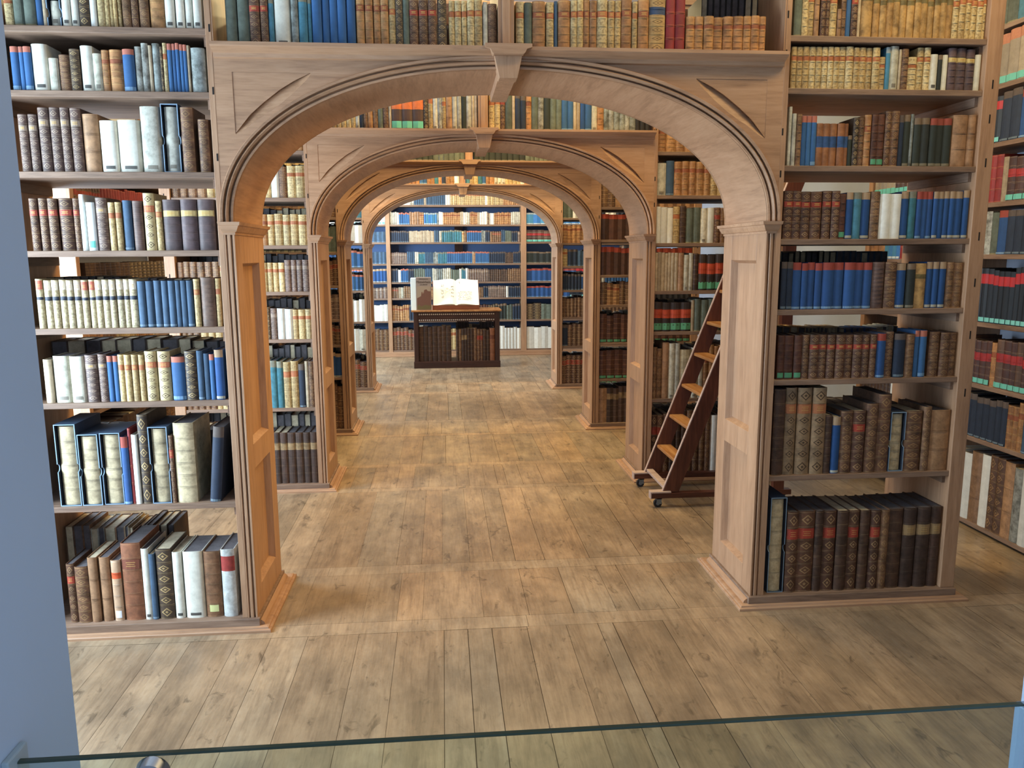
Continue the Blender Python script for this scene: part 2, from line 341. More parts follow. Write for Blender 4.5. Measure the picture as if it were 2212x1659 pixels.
def bookcase(k, side, Y0, dx, zs, depth=.51, toprow=None):
    s = 1 if side == 'left' else -1
    xp = XC+dx-s*HALF                      # passage face
    def X(a): return xp-s*a                # a metres away from the passage
    def bx(mb, a0, a1, y0, y1, z0, z1, **kw): mb.box((min(X(a0), X(a1)), y0, z0), (max(X(a0), X(a1)), y1, z1), **kw)
    Y1 = Y0+depth
    lab = {('left', 0): 'pale pine bookcase left of the nearest arch, its panelled pillar in amber light',
           ('right', 0): 'pale pine bookcase right of the nearest arch, between the arch and the side aisle'}.get((side, k),
           'pine bookcase standing %s of the %s arch from the front' % (side, POS[k]))
    R = empty('bookcase', lab, 'bookcase', (xp, Y0, 0), group='double-sided bookcases flanking the arches'); R.location = (0, 0, 0)
    # passage side panel: core, stiles and rails around two sunk fields
    mb = MB(); bx(mb, .034, .063, Y0+.012, Y1-.012, .055, 3.2)
    bx(mb, 0, .034, Y0+.013, Y0+.105, .055, 1.70); bx(mb, 0, .034, Y1-.105, Y1-.013, .055, 1.70)
    for z0, z1 in ((.055, .17), (.69, .80), (1.57, 1.70)): bx(mb, 0, .034, Y0+.105, Y1-.105, z0, z1)
    bx(mb, -.0, .034, Y0+.013, Y1-.013, 1.70, 1.74)
    mb.build('side_panel', M['pine_z'], R, bevel=.002)
    for z0, z1 in ((.17, .69), (.80, 1.57)):
        mb = MB(); y0, y1 = Y0+.105, Y1-.105
        for (a0, b0, a1, b1) in ((y0, z0, y0+.012, z0+.012),):
            o_ = [(y0, z0), (y1, z0), (y1, z1), (y0, z1)]; i_ = [(y0+.013, z0+.013), (y1-.013, z0+.013), (y1-.013, z1-.013), (y0+.013, z1-.013)]
            for j in range(4):
                p, q, r, t = o_[j], o_[(j+1) % 4], i_[(j+1) % 4], i_[j]
                mb.face([(X(.002), p[0], p[1]), (X(.002), q[0], q[1]), (X(.030), r[0], r[1]), (X(.030), t[0], t[1])])
            mb.face([(X(.030), *p) for p in i_])
        mb.build('panel_moulding', M['pine_z'], R)
    # reeded edges front and back
    for f in (0, 1):
        pr = reeded(s, xp, Y0)
        if f: pr = [(x, Y0+Y1-y) for x, y in pr]
        pr = pr+[(xp, (Y0+.016) if not f else (Y1-.016)), (xp-s*.041, (Y0+.016) if not f else (Y1-.016))]
        mb = MB(); mb.prism(pr, .055, 1.688, 'z'); mb.build('reeded_edge', M['pine_z'], R)
    # front and back stiles of the passage side
    mb = MB()
    bx(mb, .041, .0635, Y0, Y0+.014, .055, 3.2); bx(mb, .041, .0635, Y1-.014, Y1, .055, 3.2)
    bx(mb, .034, .041, Y0+.002, Y0+.014, 2.42, 3.2); mb.build('upright', M['pine_z'], R, bevel=.0015)
    # outer upright
    mb = MB(); bx(mb, .915, .983, Y0, Y1, .055, 3.2); mb.build('upright', M['pine_z'], R, bevel=.003)
    # peg slots: near-black boxes on the uprights, hole shade put into the colour
    mb = MB()
    for z in ((2.465, 2.235, 1.985) if side == 'left' else (2.56, 2.41, 2.10, 1.93)): bx(mb, .044, .050, Y0-.0008, Y0+.004, z-.014, z+.014)
    for z in (2.30, 2.16, 1.98, 1.67, 1.47, 1.24, .98): bx(mb, .950, .956, Y0-.0008, Y0+.004, z-.018, z+.018)
    mb.build('peg_slot', M['black'], R)
    # capital
    mb = MB(); lv = [(1.685, .004), (1.694, .004), (1.697, .010), (1.712, .018), (1.72, .021), (1.722, .027), (1.735, .030)]
    for (z0, e0), (z1, e1) in zip(lv, lv[1:]):
        def ring(z, e): return [(X(.041+e*.55), Y0-e, z), (X(-e), Y0-e, z), (X(-e), Y1+e, z), (X(.041+e*.55), Y1+e, z)]
        a, b = ring(z0, e0), ring(z1, e1)
        for j in range(4): mb.face([a[j], a[(j+1) % 4], b[(j+1) % 4], b[j]])
    mb.face(ring(1.735, .030)); mb.face(list(reversed(ring(1.685, .004)))); mb.build('capital', M['pine_x'], R)
    # plinth: low plate with moulded nose, then base block
    mb = MB(); x0, x1 = (X(1.035), X(-.061)) if s > 0 else (X(-.061), X(1.035))
    lv = [(0, 0), (.010, 0), (.013, .003), (.014, .010), (.020, .012), (.022, .020)]
    def ring(z, e): return [(x0+e, Y0-.04+e, z), (x1-e, Y0-.04+e, z), (x1-e, Y1+.06-e, z), (x0+e, Y1+.06-e, z)]
    for (z0, e0), (z1, e1) in zip(lv, lv[1:]):
        a, b = ring(z0, e0), ring(z1, e1)
        for j in range(4): mb.face([a[j], a[(j+1) % 4], b[(j+1) % 4], b[j]])
    mb.face(ring(.022, .020)); mb.face(list(reversed(ring(0, 0)))); mb.build('plinth', M['pine_x'], R)
    mb = MB(); bx(mb, -.012, .986, Y0-.014, Y1+.014, .018, .055); mb.build('base_board', M['shelf_x'], R, bevel=.003)
    mb = MB(); mb.prism([(X(-.012), .022), (X(-.030), .022), (X(-.027), .032), (X(-.018), .040), (X(-.012), .043)], Y0+.0, Y1, 'y'); mb.build('quarter_round', M['pine_y'], R)
    # shelves
    for z in zs+[2.80, 3.2]:
        mb = MB(); bx(mb, .0635, .915, Y0+.006, Y1-.006, z-.024, z); mb.build('shelf', M['shelf_x'], R, bevel=.002)
        for a0, a1 in ((.900, .915), (.0635, .078)):
            mb = MB(); bx(mb, a0, a1, Y0+.03, Y1-.03, z-.062, z-.0245); mb.build('shelf_cleat', M['shelf_y'], R)
    mb = MB(); bx(mb, 0.014, .983, Y0-.01, Y1+.01, 3.2, 3.24); mb.build('top_board', M['shelf_x'], R)
    return R

def archway(k, Y0, dx, depth=.51):
    xc = XC+dx; Y1 = Y0+depth
    R = empty('archway', {0: 'nearest wooden arch with keystone and curved ribs, spanning the front bookcases', 1: 'second wooden arch from the front, with keystone and moulded curve',
              2: 'third wooden arch from the front, its top band in deep shade', 3: 'farthest wooden arch, framing the desk and the rear shelves'}[k], 'archway',
              group='round arches in a row along the passage')
    z0 = 1.735; sp = .017; B = .58
    inner = [(xc+x, z) for x, z in arch_pts(HALF, 2.33-z0, z0)]
    # soffit lining
    mb = MB(); out = [(xc+x, z) for x, z in arch_pts(HALF+.012, 2.342-z0, z0)]
    for (a, b, c, d) in zip(inner, inner[1:], out, out[1:]):
        mb.face([(a[0], Y0+.004, a[1]), (a[0], Y1-.004, a[1]), (b[0], Y1-.004, b[1]), (b[0], Y0+.004, b[1])])
        mb.face([(c[0], Y0+.004, c[1]), (d[0], Y0+.004, d[1]), (d[0], Y1-.004, d[1]), (c[0], Y1-.004, c[1])])
        for y in (Y0+.004, Y1-.004): mb.face([(a[0], y, a[1]), (b[0], y, b[1]), (d[0], y, d[1]), (c[0], y, c[1])])
    mb.build('soffit', M['pine_y'], R, smooth=True)
    # spandrel boards, front and back, with raised frame and sunk corner fields
    def azout(x, off):
        a, b = HALF+off, 2.33-z0+off; u = min(1, abs(x-xc)/a); return z0+b*(1-u**2.15)**(1/2.15)
    xs = [xc-HALF-.041+i*(2*HALF+.082)/150 for i in range(151)]
    for f in (0, 1):
        mb = MB(); ya, yb = (Y0+.018, Y0+.03) if not f else (Y1-.03, Y1-.013)
        for x0, x1 in zip(xs, xs[1:]):
            za, zb = azout(x0, .006), azout(x1, .006)
            for y in (ya, yb): mb.face([(x0, y, za), (x1, y, zb), (x1, y, 2.40), (x0, y, 2.40)])
        mb.build('spandrel_board', M['pine_x'], R, weld=True)
    rib = [(-.800+.0, 2.075), (-.740, 2.147), (-.683, 2.196), (-.620, 2.243), (-.563, 2.277), (-.50, 2.306)]
    rib = [(x-.273+0, z) for x, z in rib]           # relative to the arch centre
    def ribz(u):                                    # u = -|x - xc|
        for (a, za), (b, zb) in zip(rib, rib[1:]):
            if a <= u <= b: return za+(zb-za)*(u-a)/(b-a)
        return None
    mb = MB(); mbf = {-1: MB(), 1: MB()}
    def quadbox(m_, x0, x1, za0, za1, zt0, zt1, ya, yb):
        m_.face([(x0, ya, za0), (x1, ya, za1), (x1, ya, zt1), (x0, ya, zt0)])
        m_.face([(x0, yb, za0), (x0, ya, za0), (x0, ya, zt0), (x0, yb, zt0)]); m_.face([(x1, ya, za1), (x1, yb, za1), (x1, yb, zt1), (x1, ya, zt1)])
        m_.face([(x0, ya, zt0), (x1, ya, zt1), (x1, yb, zt1), (x0, yb, zt0)]); m_.face([(x0, yb, za0), (x1, yb, za1), (x1, ya, za1), (x0, ya, za0)])
    # the curved edge of the corner field and the scoop carved below it, finely stepped
    fine = []
    for p0, p1 in zip(rib, rib[1:]):
        for q in range(5): fine.append((p0[0]+(p1[0]-p0[0])*q/5, p0[1]+(p1[1]-p0[1])*q/5))
    fine.append(rib[-1]); nf = len(fine)-1; scoop = []
    for i, (u, z) in enumerate(fine):
        a, b = fine[max(0, i-2)], fine[min(nf, i+2)]; t = Vector((b[0]-a[0], 0, b[1]-a[1])).normalized(); nx, nz = t.z, -t.x   # towards the arch
        s_ = math.sin(math.pi*i/nf); w_ = .003+.040*s_**.75
        scoop.append((u+nx*w_, z+nz*w_, .002+.013*min(1, 2.2*s_)))
    def lowz(u):
        for (a, za, _), (b, zb, _) in zip(scoop, scoop[1:]):
            if a <= u <= b: return za+(zb-za)*(u-a)/max(1e-6, b-a)
        return None
    u0, u1 = fine[0][0], fine[-1][0]
    brk = sorted(set(xs+[xc+sg*v for sg in (-1, 1) for v in [u0, u1]+[q[0] for q in scoop]]))
    for x0, x1 in zip(brk, brk[1:]):
        if x1-x0 < 1e-6: continue
        def both(fn): 
            m_ = -abs((x0+x1)/2-xc); 
            if fn(m_) is None: return None
            e = 1e-7
            lo_, hi_ = fn(-abs(x0-xc)), fn(-abs(x1-xc)); mid_ = fn(m_)
            return (lo_ if lo_ is not None else mid_, hi_ if hi_ is not None else mid_)
        Lz, Fz = both(lowz), both(ribz); m_ = -abs((x0+x1)/2-xc)
        if m_ < u0 or m_ > u1: quadbox(mb, x0, x1, azout(x0, .03), azout(x1, .03), 2.40, 2.40, Y0+.001, Y0+.018)
        else:
            Lz = Lz or Fz
            quadbox(mb, x0, x1, azout(x0, .03), azout(x1, .03), Lz[0], Lz[1], Y0+.001, Y0+.018); quadbox(mb, x0, x1, 2.306, 2.306, 2.40, 2.40, Y0+.001, Y0+.018)
            if Fz: quadbox(mbf[-1 if (x0+x1)/2 < xc else 1], x0, x1, Fz[0], Fz[1], 2.3055, 2.3055, Y0+.0030, Y0+.018)
    mb.build('spandrel_frame', M['pine_x'], R); [mbf[q].build('corner_field', M['pine_x'], R) for q in (-1, 1)]
    for sg in (-1, 1):
        mb = MB()
        rings = [[(xc-sg*s[0], Y0+.0011, s[1]), (xc-sg*(s[0]*.45+f_[0]*.55), Y0+.001+s[2]*.62, s[1]*.45+f_[1]*.55), (xc-sg*f_[0], Y0+.001+s[2], f_[1]), (xc-sg*f_[0], Y0+.0015, f_[1])] for s, f_ in zip(scoop, fine)]
        for a, b in zip(rings, rings[1:]):
            for j in range(3): mb.face([a[j], a[j+1], b[j+1], b[j]])
        mb.build('curved_scoop', M['pine_x'], R)
    # archivolt moulding swept round the curve, front and back
    prof = [(0, .010), (0, -.006), (.008, -.008), (.010, .008), (.015, .008), (.017, -.012), (.024, -.018), (.029, -.014), (.031, .002), (.035, .002), (.037, -.022), (.046, -.024), (.049, -.018), (.050, .012)]
    path = inner[:]; path = [(path[0][0], z0), *path[1:-1], (path[-1][0], z0)]
    for f in (0, 1):
        mb = MB(); rings = []
        for i in range(len(path)):
            a, b = path[max(0, i-1)], path[min(len(path)-1, i+1)]; t = Vector((b[0]-a[0], 0, b[1]-a[1])).normalized(); nrm = Vector((t.z, 0, -t.x))
            rings.append([(path[i][0]+nrm.x*p, (Y0+q) if not f else (Y1-q), path[i][1]+nrm.z*p) for p, q in prof])
        for a, b in zip(rings, rings[1:]):
            for j in range(len(prof)-1): mb.face([a[j], a[j+1], b[j+1], b[j]])
        mb.build('archivolt', M['pine_x'], R)
    # cornice / ledge that carries the upper books
    for f in (0, 1):
        pr = [(.0, 2.355), (-.012, 2.358), (-.016, 2.372), (-.042, 2.384), (-.052, 2.388), (-.056, 2.392), (-.056, 2.405), (.02, 2.405), (.02, 2.355)]
        pr = [((Y0+a) if not f else (Y1-a), z) for a, z in pr]
        mb = MB(); mb.prism(pr, xc-HALF-.036, xc+HALF+.036, 'x'); mb.build('cornice', M['pine_x'], R)
    mb = MB(); mb.box((xc-HALF-.0355, Y0+.02, 2.381), (xc+HALF+.0355, Y1-.02, 2.405)); mb.build('ledge', M['shelf_x'], R)
    # keystone
    mb = MB()
    pr = [(xc-.036, 2.288), (xc+.036, 2.288), (xc+.055, 2.372), (xc-.055, 2.372)]
    mb.prism(pr, Y0-.046, Y0+.03, 'y'); mb.prism([(xc-.036, 2.300), (xc+.036, 2.300), (xc+.040, 2.345), (xc-.040, 2.345)], Y0+.03, Y1+.01, 'y')
    mb.build('keystone', M['pine_z'], R, bevel=.0015)
    mb = MB(); mb.prism([(xc-.058, 2.372), (xc+.058, 2.372), (xc+.066, 2.380), (xc+.072, 2.392), (xc+.092, 2.398), (xc+.092, 2.412), (xc-.092, 2.412), (xc-.092, 2.398), (xc-.072, 2.392), (xc-.066, 2.380)], Y0-.072, Y0+.02, 'y')
    mb.build('keystone_cap', M['pine_x'], R, bevel=.001)
    # upper bay over the arch
    mb = MB(); mb.box((xc-.036, Y0+.004, 2.405), (xc+.028, Y1-.004, 3.2)); mb.box((xc-.02, Y0-.002, 2.412), (xc+.012, Y0+.004, 3.2)); mb.build('divider', M['pine_z'], R, bevel=.002)
    for z in (2.80, 3.2):
        mb = MB(); mb.box((xc-HALF-.0138, Y0+.006, z-.024), (xc+HALF+.0138, Y1-.006, z)); mb.build('shelf', M['shelf_x'], R, bevel=.002)
    return R

Y0S = [.04, 2.08, 3.80, 6.055]; DXS = [0, .013, -.022, -.022]
SH = {('L', 0): [.574, 1.013, 1.317, 1.625, 1.929, 2.231, 2.465], ('R', 0): [.617, 1.052, 1.36, 1.661, 1.965, 2.276, 2.482],
      ('L', 1): [.586, 1.052, 1.368, 1.67, 1.974, 2.27, 2.52], ('R', 1): [.595, 1.069, 1.351, 1.675, 1.993, 2.278, 2.52],
      ('L', 2): [.528, .82, 1.046, 1.342, 1.631, 1.93, 2.25], ('R', 2): [.468, .803, 1.15, 1.417, 1.73, 2.018, 2.3],
      ('L', 3): [.495, .838, 1.199, 1.465, 1.745, 2.03, 2.32], ('R', 3): [.515, .863, 1.183, 1.466, 1.736, 2.024, 2.32]}
for k in range(4):
    bookcase(k, 'left', Y0S[k], DXS[k], SH['L', k]); bookcase(k, 'right', Y0S[k], DXS[k], SH['R', k]); archway(k, Y0S[k], DXS[k])
# ------------------------------------------------------------------ books
def c3(*a): return lin(a)
GOLD, CRM, DKL = c3(206, 164, 92), c3(226, 206, 160), c3(52, 34, 26)
# code: base colours, bands, line colour, ornament (type, colour), extras, mottling, words, kind
def ST(base, n=0, line=None, orn=0, oc=(0, 0, 0), title=None, top=None, foot=None, mid=None, mot=.5, ro=.6, say='', nm='leather_book', cap=None):
    return dict(base=[c3(*b) for b in base], n=n, line=line, orn=orn, oc=oc, title=title, top=top, foot=foot, mid=mid, mot=mot, ro=ro, say=say, nm=nm, cap=cap)
WHT = c3(226, 224, 214); TEAL = c3(104, 186, 168); GRN = c3(84, 150, 110)
S = {
 'W': ST([(228, 224, 208), (220, 216, 200)], foot=(c3(84, 80, 74), .012, .024, .55), mot=.25, say='white vellum book with small dark foot label', nm='vellum_book'),
 'w': ST([(226, 224, 214)], mot=.2, say='plain white vellum book', nm='vellum_book'),
 'i': ST([(224, 226, 222)], foot=(TEAL, .012, .038, .7), mot=.15, say='white book with teal foot label', nm='vellum_book'),
 's': ST([(212, 214, 208)], mid=(c3(168, 60, 52), .68, .90), mot=.55, say='white book with red title panel', nm='vellum_book'),
 'V': ST([(206, 200, 178), (196, 192, 176), (212, 206, 186)], foot=(c3(120, 112, 98), .012, .026, .5), mot=.6, say='stained cream vellum book', nm='vellum_book'),
 'M': ST([(204, 184, 146)], n=5, line=c3(160, 146, 118), mot=.6, say='thick stained parchment book', nm='parchment_book'),
 'v': ST([(150, 156, 150), (168, 168, 158)], mot=1.0, say='grey marbled paper book', nm='marbled_book'),
 'G': ST([(204, 176, 122), (212, 188, 138), (190, 160, 108)], n=5, line=c3(236, 212, 150), orn=1, oc=c3(112, 82, 44), title=(c3(176, 104, 62), -2), mot=.5, say='pale gilt leather book', nm='gilt_leather_book'),
 'g': ST([(196, 180, 144), (190, 172, 134)], n=4, line=CRM, orn=1, oc=c3(92, 74, 46), title=(c3(216, 200, 176), -1), mid=(c3(46, 50, 62), .58, .66), mot=.3, say='cream gilt book with dark label band', nm='gilt_leather_book'),
 'y': ST([(192, 174, 136)], n=4, line=CRM, orn=1, oc=c3(122, 104, 70), title=(c3(178, 92, 68), -1), mid=(c3(46, 50, 62), .58, .64), mot=.3, say='cream gilt book with red title label', nm='gilt_leather_book'),
 'C': ST([(150, 122, 90)], n=6, line=c3(186, 156, 116), orn=.5, oc=c3(76, 56, 38), title=(c3(166, 104, 66), -2), mot=.7, say='tall tan-brown book with dark diamonds'),
 'Y': ST([(204, 182, 134)], n=5, line=c3(232, 210, 150), orn=.5, oc=c3(88, 64, 38), title=(c3(186, 108, 72), -2), mot=.5, say='broad pale book with diamond ornament', nm='gilt_leather_book'),
 'B': ST([(120, 84, 60), (110, 76, 54), (130, 94, 66)], n=5, line=c3(196, 160, 104), orn=.5, oc=c3(158, 122, 78), mot=.8, say='brown leather book with gilt bands'),
 'P': ST([(112, 86, 76), (104, 80, 72)], n=6, line=c3(186, 164, 140), orn=.5, oc=c3(166, 142, 118), title=(c3(150, 128, 110), -2), mot=.6, say='greyish brown book with raised bands'),
 'L': ST([(176, 124, 76), (168, 118, 74), (184, 134, 84)], n=5, line=c3(226, 184, 116), title=(c3(150, 84, 50), -2), mot=.7, say='light brown leather book with bands'),
 'l': ST([(146, 92, 62)], n=5, line=c3(188, 138, 98), title=(c3(120, 66, 46), -2), mot=.6, say='thick reddish brown book with bands'),
 'T': ST([(170, 128, 90), (162, 122, 88)], n=2, line=c3(130, 92, 62), mot=.6, say='tan leather book with plain spine'),
 't': ST([(186, 146, 88), (178, 136, 80), (192, 152, 94)], n=0, line=None, mid=(c3(120, 104, 60), .66, .76), title=None, mot=.8, say='golden tan leather book'),
 'D': ST([(84, 66, 50), (76, 60, 46)], n=5, line=c3(176, 148, 100), orn=.5, oc=c3(186, 156, 104), mot=.7, say='dark brown book with gilt diamonds'),
 'H': ST([(84, 58, 42), (76, 52, 38)], n=6, line=c3(150, 118, 78), mot=.8, say='dark brown leather book with thin bands'),
 'h': ST([(92, 54, 38), (98, 58, 40)], n=5, line=c3(140, 98, 62), foot=(GRN, .008, .030, .85), mot=.7, say='dark russet book with green foot label'),
 'R': ST([(104, 70, 50), (96, 64, 48)], n=5, line=c3(188, 156, 110), orn=.5, oc=c3(160, 128, 88), title=(c3(160, 62, 44), -2), mot=.7, say='brown leather book with red title label'),
 'u': ST([(140, 98, 66)], n=5, line=c3(176, 140, 100), foot=(c3(206, 204, 140), .024, .056, .55), mot=.7, say='brown book with pale yellow foot label'),
 'j': ST([(196, 160, 128)], n=4, line=c3(226, 204, 180), mid=(c3(222, 92, 48), .70, .80), foot=(c3(236, 236, 240), .014, .046, .6), mot=.3, say='pale tan book with orange title band'),
 'b': ST([(50, 94, 142), (46, 88, 134), (56, 100, 146)], top=(c3(176, 104, 84), .87), foot=(c3(112, 146, 176), .004, .018, .98), mot=.2, ro=.75, say='bright blue cloth book with reddish top', nm='cloth_book'),
 'a': ST([(40, 80, 134), (36, 74, 126)], top=(c3(152, 66, 52), .84), foot=(c3(120, 150, 176), .003, .012, .98), mot=.2, ro=.75, say='blue cloth book with red top band', nm='cloth_book'),
 'c': ST([(34, 76, 130), (30, 72, 124)], top=(c3(164, 136, 106), .85), foot=(c3(170, 166, 148), .004, .015, .98), mot=.2, ro=.75, say='blue cloth book with tan top band', nm='cloth_book'),
 'n': ST([(64, 88, 112), (58, 82, 106)], foot=(c3(110, 130, 146), .004, .012, .98), mot=.35, ro=.75, say='slate blue cloth book', nm='cloth_book'),
 'N': ST([(34, 46, 66), (30, 42, 62)], top=(c3(92, 78, 70), .86), foot=(c3(96, 110, 118), .004, .014, .9), mot=.35, ro=.7, say='dark navy book', nm='cloth_book'),
 'q': ST([(72, 128, 148), (60, 116, 128)], top=(c3(130, 128, 110), .86), mot=.5, ro=.75, say='teal blue paper book', nm='cloth_book'),
 'K': ST([(104, 112, 98), (96, 104, 92)], mot=.5, ro=.75, say='grey green cloth book', nm='cloth_book', cap=c3(140, 132, 98)),
 'k': ST([(44, 50, 42), (40, 44, 40)], top=(c3(120, 98, 76), .87), foot=(c3(120, 112, 92), .003, .014, .95), mot=.3, ro=.75, say='dark green cloth book with tan top', nm='cloth_book'),
 'f': ST([(42, 48, 42)], top=(c3(146, 66, 50), .86), foot=(c3(120, 112, 92), .003, .014, .95), mot=.3, ro=.75, say='dark green cloth book with red top', nm='cloth_book'),
 'o': ST([(150, 96, 58), (156, 102, 62)], mid=(c3(50, 84, 132), .44, .70), foot=None, mot=.6, say='tan book with blue middle label'),
 'A': ST([(180, 144, 90)], n=5, line=c3(226, 196, 130), orn=.5, oc=c3(120, 88, 50), mid=(c3(52, 72, 104), .70, .84), mot=.6, say='broad gilt book with blue label'),
 'r': ST([(142, 42, 40), (132, 38, 38)], n=3, line=c3(206, 130, 80), mot=.35, say='red leather book with gilt lines'),
 'U': ST([(106, 80, 70), (112, 84, 66)], n=9, line=c3(140, 112, 96), mot=.6, say='thick brown book with many fine bands'),
 'p': ST([(98, 76, 76), (92, 72, 70)], n=5, line=c3(128, 102, 92), title=(c3(196, 170, 110), -2), mot=.6, say='broad brown book with tan title label'),
 'x': ST([(80, 56, 44), (72, 52, 42)], n=5, line=c3(120, 98, 76), title=(c3(150, 122, 84), -2), mot=.7, say='very dark brown book with tan label'),
 'e': ST([(196, 176, 146), (180, 160, 132)], mot=.5, say='thin tan paper book', nm='paper_book'),
 # right wall and farther rooms
 'X': ST([(82, 52, 46), (74, 48, 44), (96, 70, 56)], n=4, line=c3(170, 140, 110), mid=(c3(168, 44, 44), .54, .72), foot=(TEAL, .006, .034, .95), mot=.5, say=''),
 'z': ST([(32, 42, 54), (28, 36, 46)], mid=(c3(180, 44, 48), .72, .90), foot=(c3(120, 196, 190), .006, .030, .9), mot=.2, ro=.5, say=''),
 'm': ST([(96, 56, 36), (84, 52, 36)], top=(c3(176, 70, 40), .82), mot=.5, say=''),
 'O': ST([(62, 48, 40), (54, 42, 38)], n=4, line=c3(84, 60, 46), mid=(c3(190, 74, 42), .46, .76), foot=(GRN, .012, .058, .95), mot=.4, say=''),
 'Q': ST([(92, 66, 54)], top=(c3(226, 118, 60), .55), foot=(c3(110, 200, 170), .012, .055, .95), mot=.3, say=''),
 'J': ST([(160, 146, 126), (176, 160, 136)], top=(c3(186, 120, 88), .80), foot=(TEAL, .004, .040, .98), mot=.3, say=''),
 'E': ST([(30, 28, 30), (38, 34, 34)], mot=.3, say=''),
 'd': ST([(56, 112, 170), (62, 124, 176), (70, 130, 160)], top=(c3(150, 160, 160), .86), foot=(c3(190, 196, 190), .004, .018, .95), mot=.2, ro=.75, say='')}
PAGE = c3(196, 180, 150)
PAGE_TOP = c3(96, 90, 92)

def book_geo(mbc, mbp, st, w, h, d, T, lod=0, sd=None):
    """cover into mbc, leaf block into mbp (may be the same); local frame: spine at y=0 facing -y, x 0..w, z 0..h"""
    r_ = random.Random(sd if sd is not None else rnd.random())
    base = r_.choice(st['base']); j = r_.uniform(.88, 1.1) if lod == 0 else r_.uniform(.74, 1.16); base = tuple(min(1, v*j) for v in base)
    par0 = (0, st['mot'], st['ro']); n = st['n']
    segs = []
    def add(z0, z1, col, off=0.0, orn=0):
        if z1-z0 > 1e-5: segs.append((z0, z1, col, off, orn))
    line = st['line']; lw = .0013 if h > .2 else .0011; bw = .0045
    if n and lod < 2:
        tail = .045*h; step = (h-2*tail)/(n+1); z = 0.0
        if line: add(0, .003, base); add(.003, .003+lw, line); z = .003+lw
        for i in range(n+1):
            zb = tail+step*(i+1)-bw/2 if i < n else h-.006
            col = base; orn = st['orn']
            if st['title']:
                idx = st['title'][1]
                if i == (n+1)+idx: col = st['title'][0]; orn = 0
            zz = z
            add(zz, zb-(lw if i < n else 0), col, 0, orn)
            if i < n:
                lc = line or base
                add(zb-lw, zb, lc, .0004); add(zb, zb+bw, tuple(v*.92 for v in base), .0022); add(zb+bw, zb+bw+lw, lc, .0004); z = zb+bw+lw
        add(h-.006, h-.006+lw, line or base); add(h-.006+lw, h, base)
    elif n:
        step = h/(n+1); z = 0.0
        for i in range(n+1):
            zb = step*(i+1)-.002 if i < n else h
            col = base
            if st['title'] and i == (n+1)+st['title'][1]: col = st['title'][0]
            add(z, zb, col, 0, st['orn'] if st['orn'] != 1 else 1)
            if i < n: add(zb, zb+.004, line or base, .001); z = zb+.004
    else: add(0, h, base, 0, st['orn'])
    def override(z0, z1, col, kill=True):
        out = []
        for s in segs:
            a, b = s[0], s[1]
            if b <= z0 or a >= z1: out.append(s); continue
            if a < z0: out.append((a, z0, *s[2:]))
            out.append((max(a, z0), min(b, z1), col if s[3] < .001 else tuple(.9*v for v in col), s[3], 0))
            if b > z1: out.append((z1, b, *s[2:]))
        segs[:] = out
    if st['top']: override(st['top'][1]*h, h, st['top'][0])
    if st['mid']: override(st['mid'][1]*h, st['mid'][2]*h, st['mid'][0])
    if st['cap']: override(0, .008, st['cap'])
    bulge = min(.010, .22*w); m = 6 if lod == 0 else (4 if lod == 1 else 2)
    us = [i/m for i in range(m+1)]
    def P(u, z, off): return T((w*u, -(bulge+off)*(1-(2*u-1)**2)**.6+bulge*.2 if 0 < u < 1 else bulge*.2, z))
    sh = min(.06, .25*w)
    for z0, z1, col, off, orn in segs:
        # slight rounding in at head and tail
        for a, b in zip(us, us[1:]):
            rep = 1 if n else max(1, round(h/w*.8))
            mbc.face([P(a, z0, off), P(b, z0, off), P(b, z1, off), P(a, z1, off)], col=col, orn=st['oc'], par=(orn, par0[1], par0[2]),
                     uv=[(a, 0), (b, 0), (b, .9999*rep), (a, .9999*rep)], mi=0)
    full = [(w*u, (-(bulge)*(1-(2*u-1)**2)**.6+bulge*.2) if 0 < u < 1 else bulge*.2) for u in us]
    topc = tuple(.7*v for v in base)
    mbc.face([T((x, y, h-.0008)) for x, y in full], col=topc, par=(0, par0[1], .7))
    mbc.face([T((x, y, 0)) for x, y in reversed(full)], col=topc, par=(0, par0[1], .7))
    b_ = .0028 if w > .014 else .0015
    side = tuple(.85*v for v in base) if not (st['top']) else tuple(.8*v for v in base)
    y0 = bulge*.2
    mbc.box((0, y0, 0), (b_, d, h), T=T, col=side, par=(0, par0[1], .65)); mbc.box((w-b_, y0, 0), (w, d, h), T=T, col=side, par=(0, par0[1], .65))
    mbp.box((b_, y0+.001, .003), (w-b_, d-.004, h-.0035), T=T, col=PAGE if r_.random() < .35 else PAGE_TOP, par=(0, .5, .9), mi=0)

def patch(mb, w, bulge, z0, z1, frac, col, off, par=(0, .1, .6)):
    us = [.5-frac/2+frac*i/4 for i in range(5)]
    P = lambda u, z: (w*u, (-(bulge)*(1-(2*u-1)**2)**.6+bulge*.2)-off if 0 < u < 1 else bulge*.2-off, z)
    for a, b in zip(us, us[1:]): mb.face([P(a, z0), P(b, z0), P(b, z1), P(a, z1)], col=col, par=par)

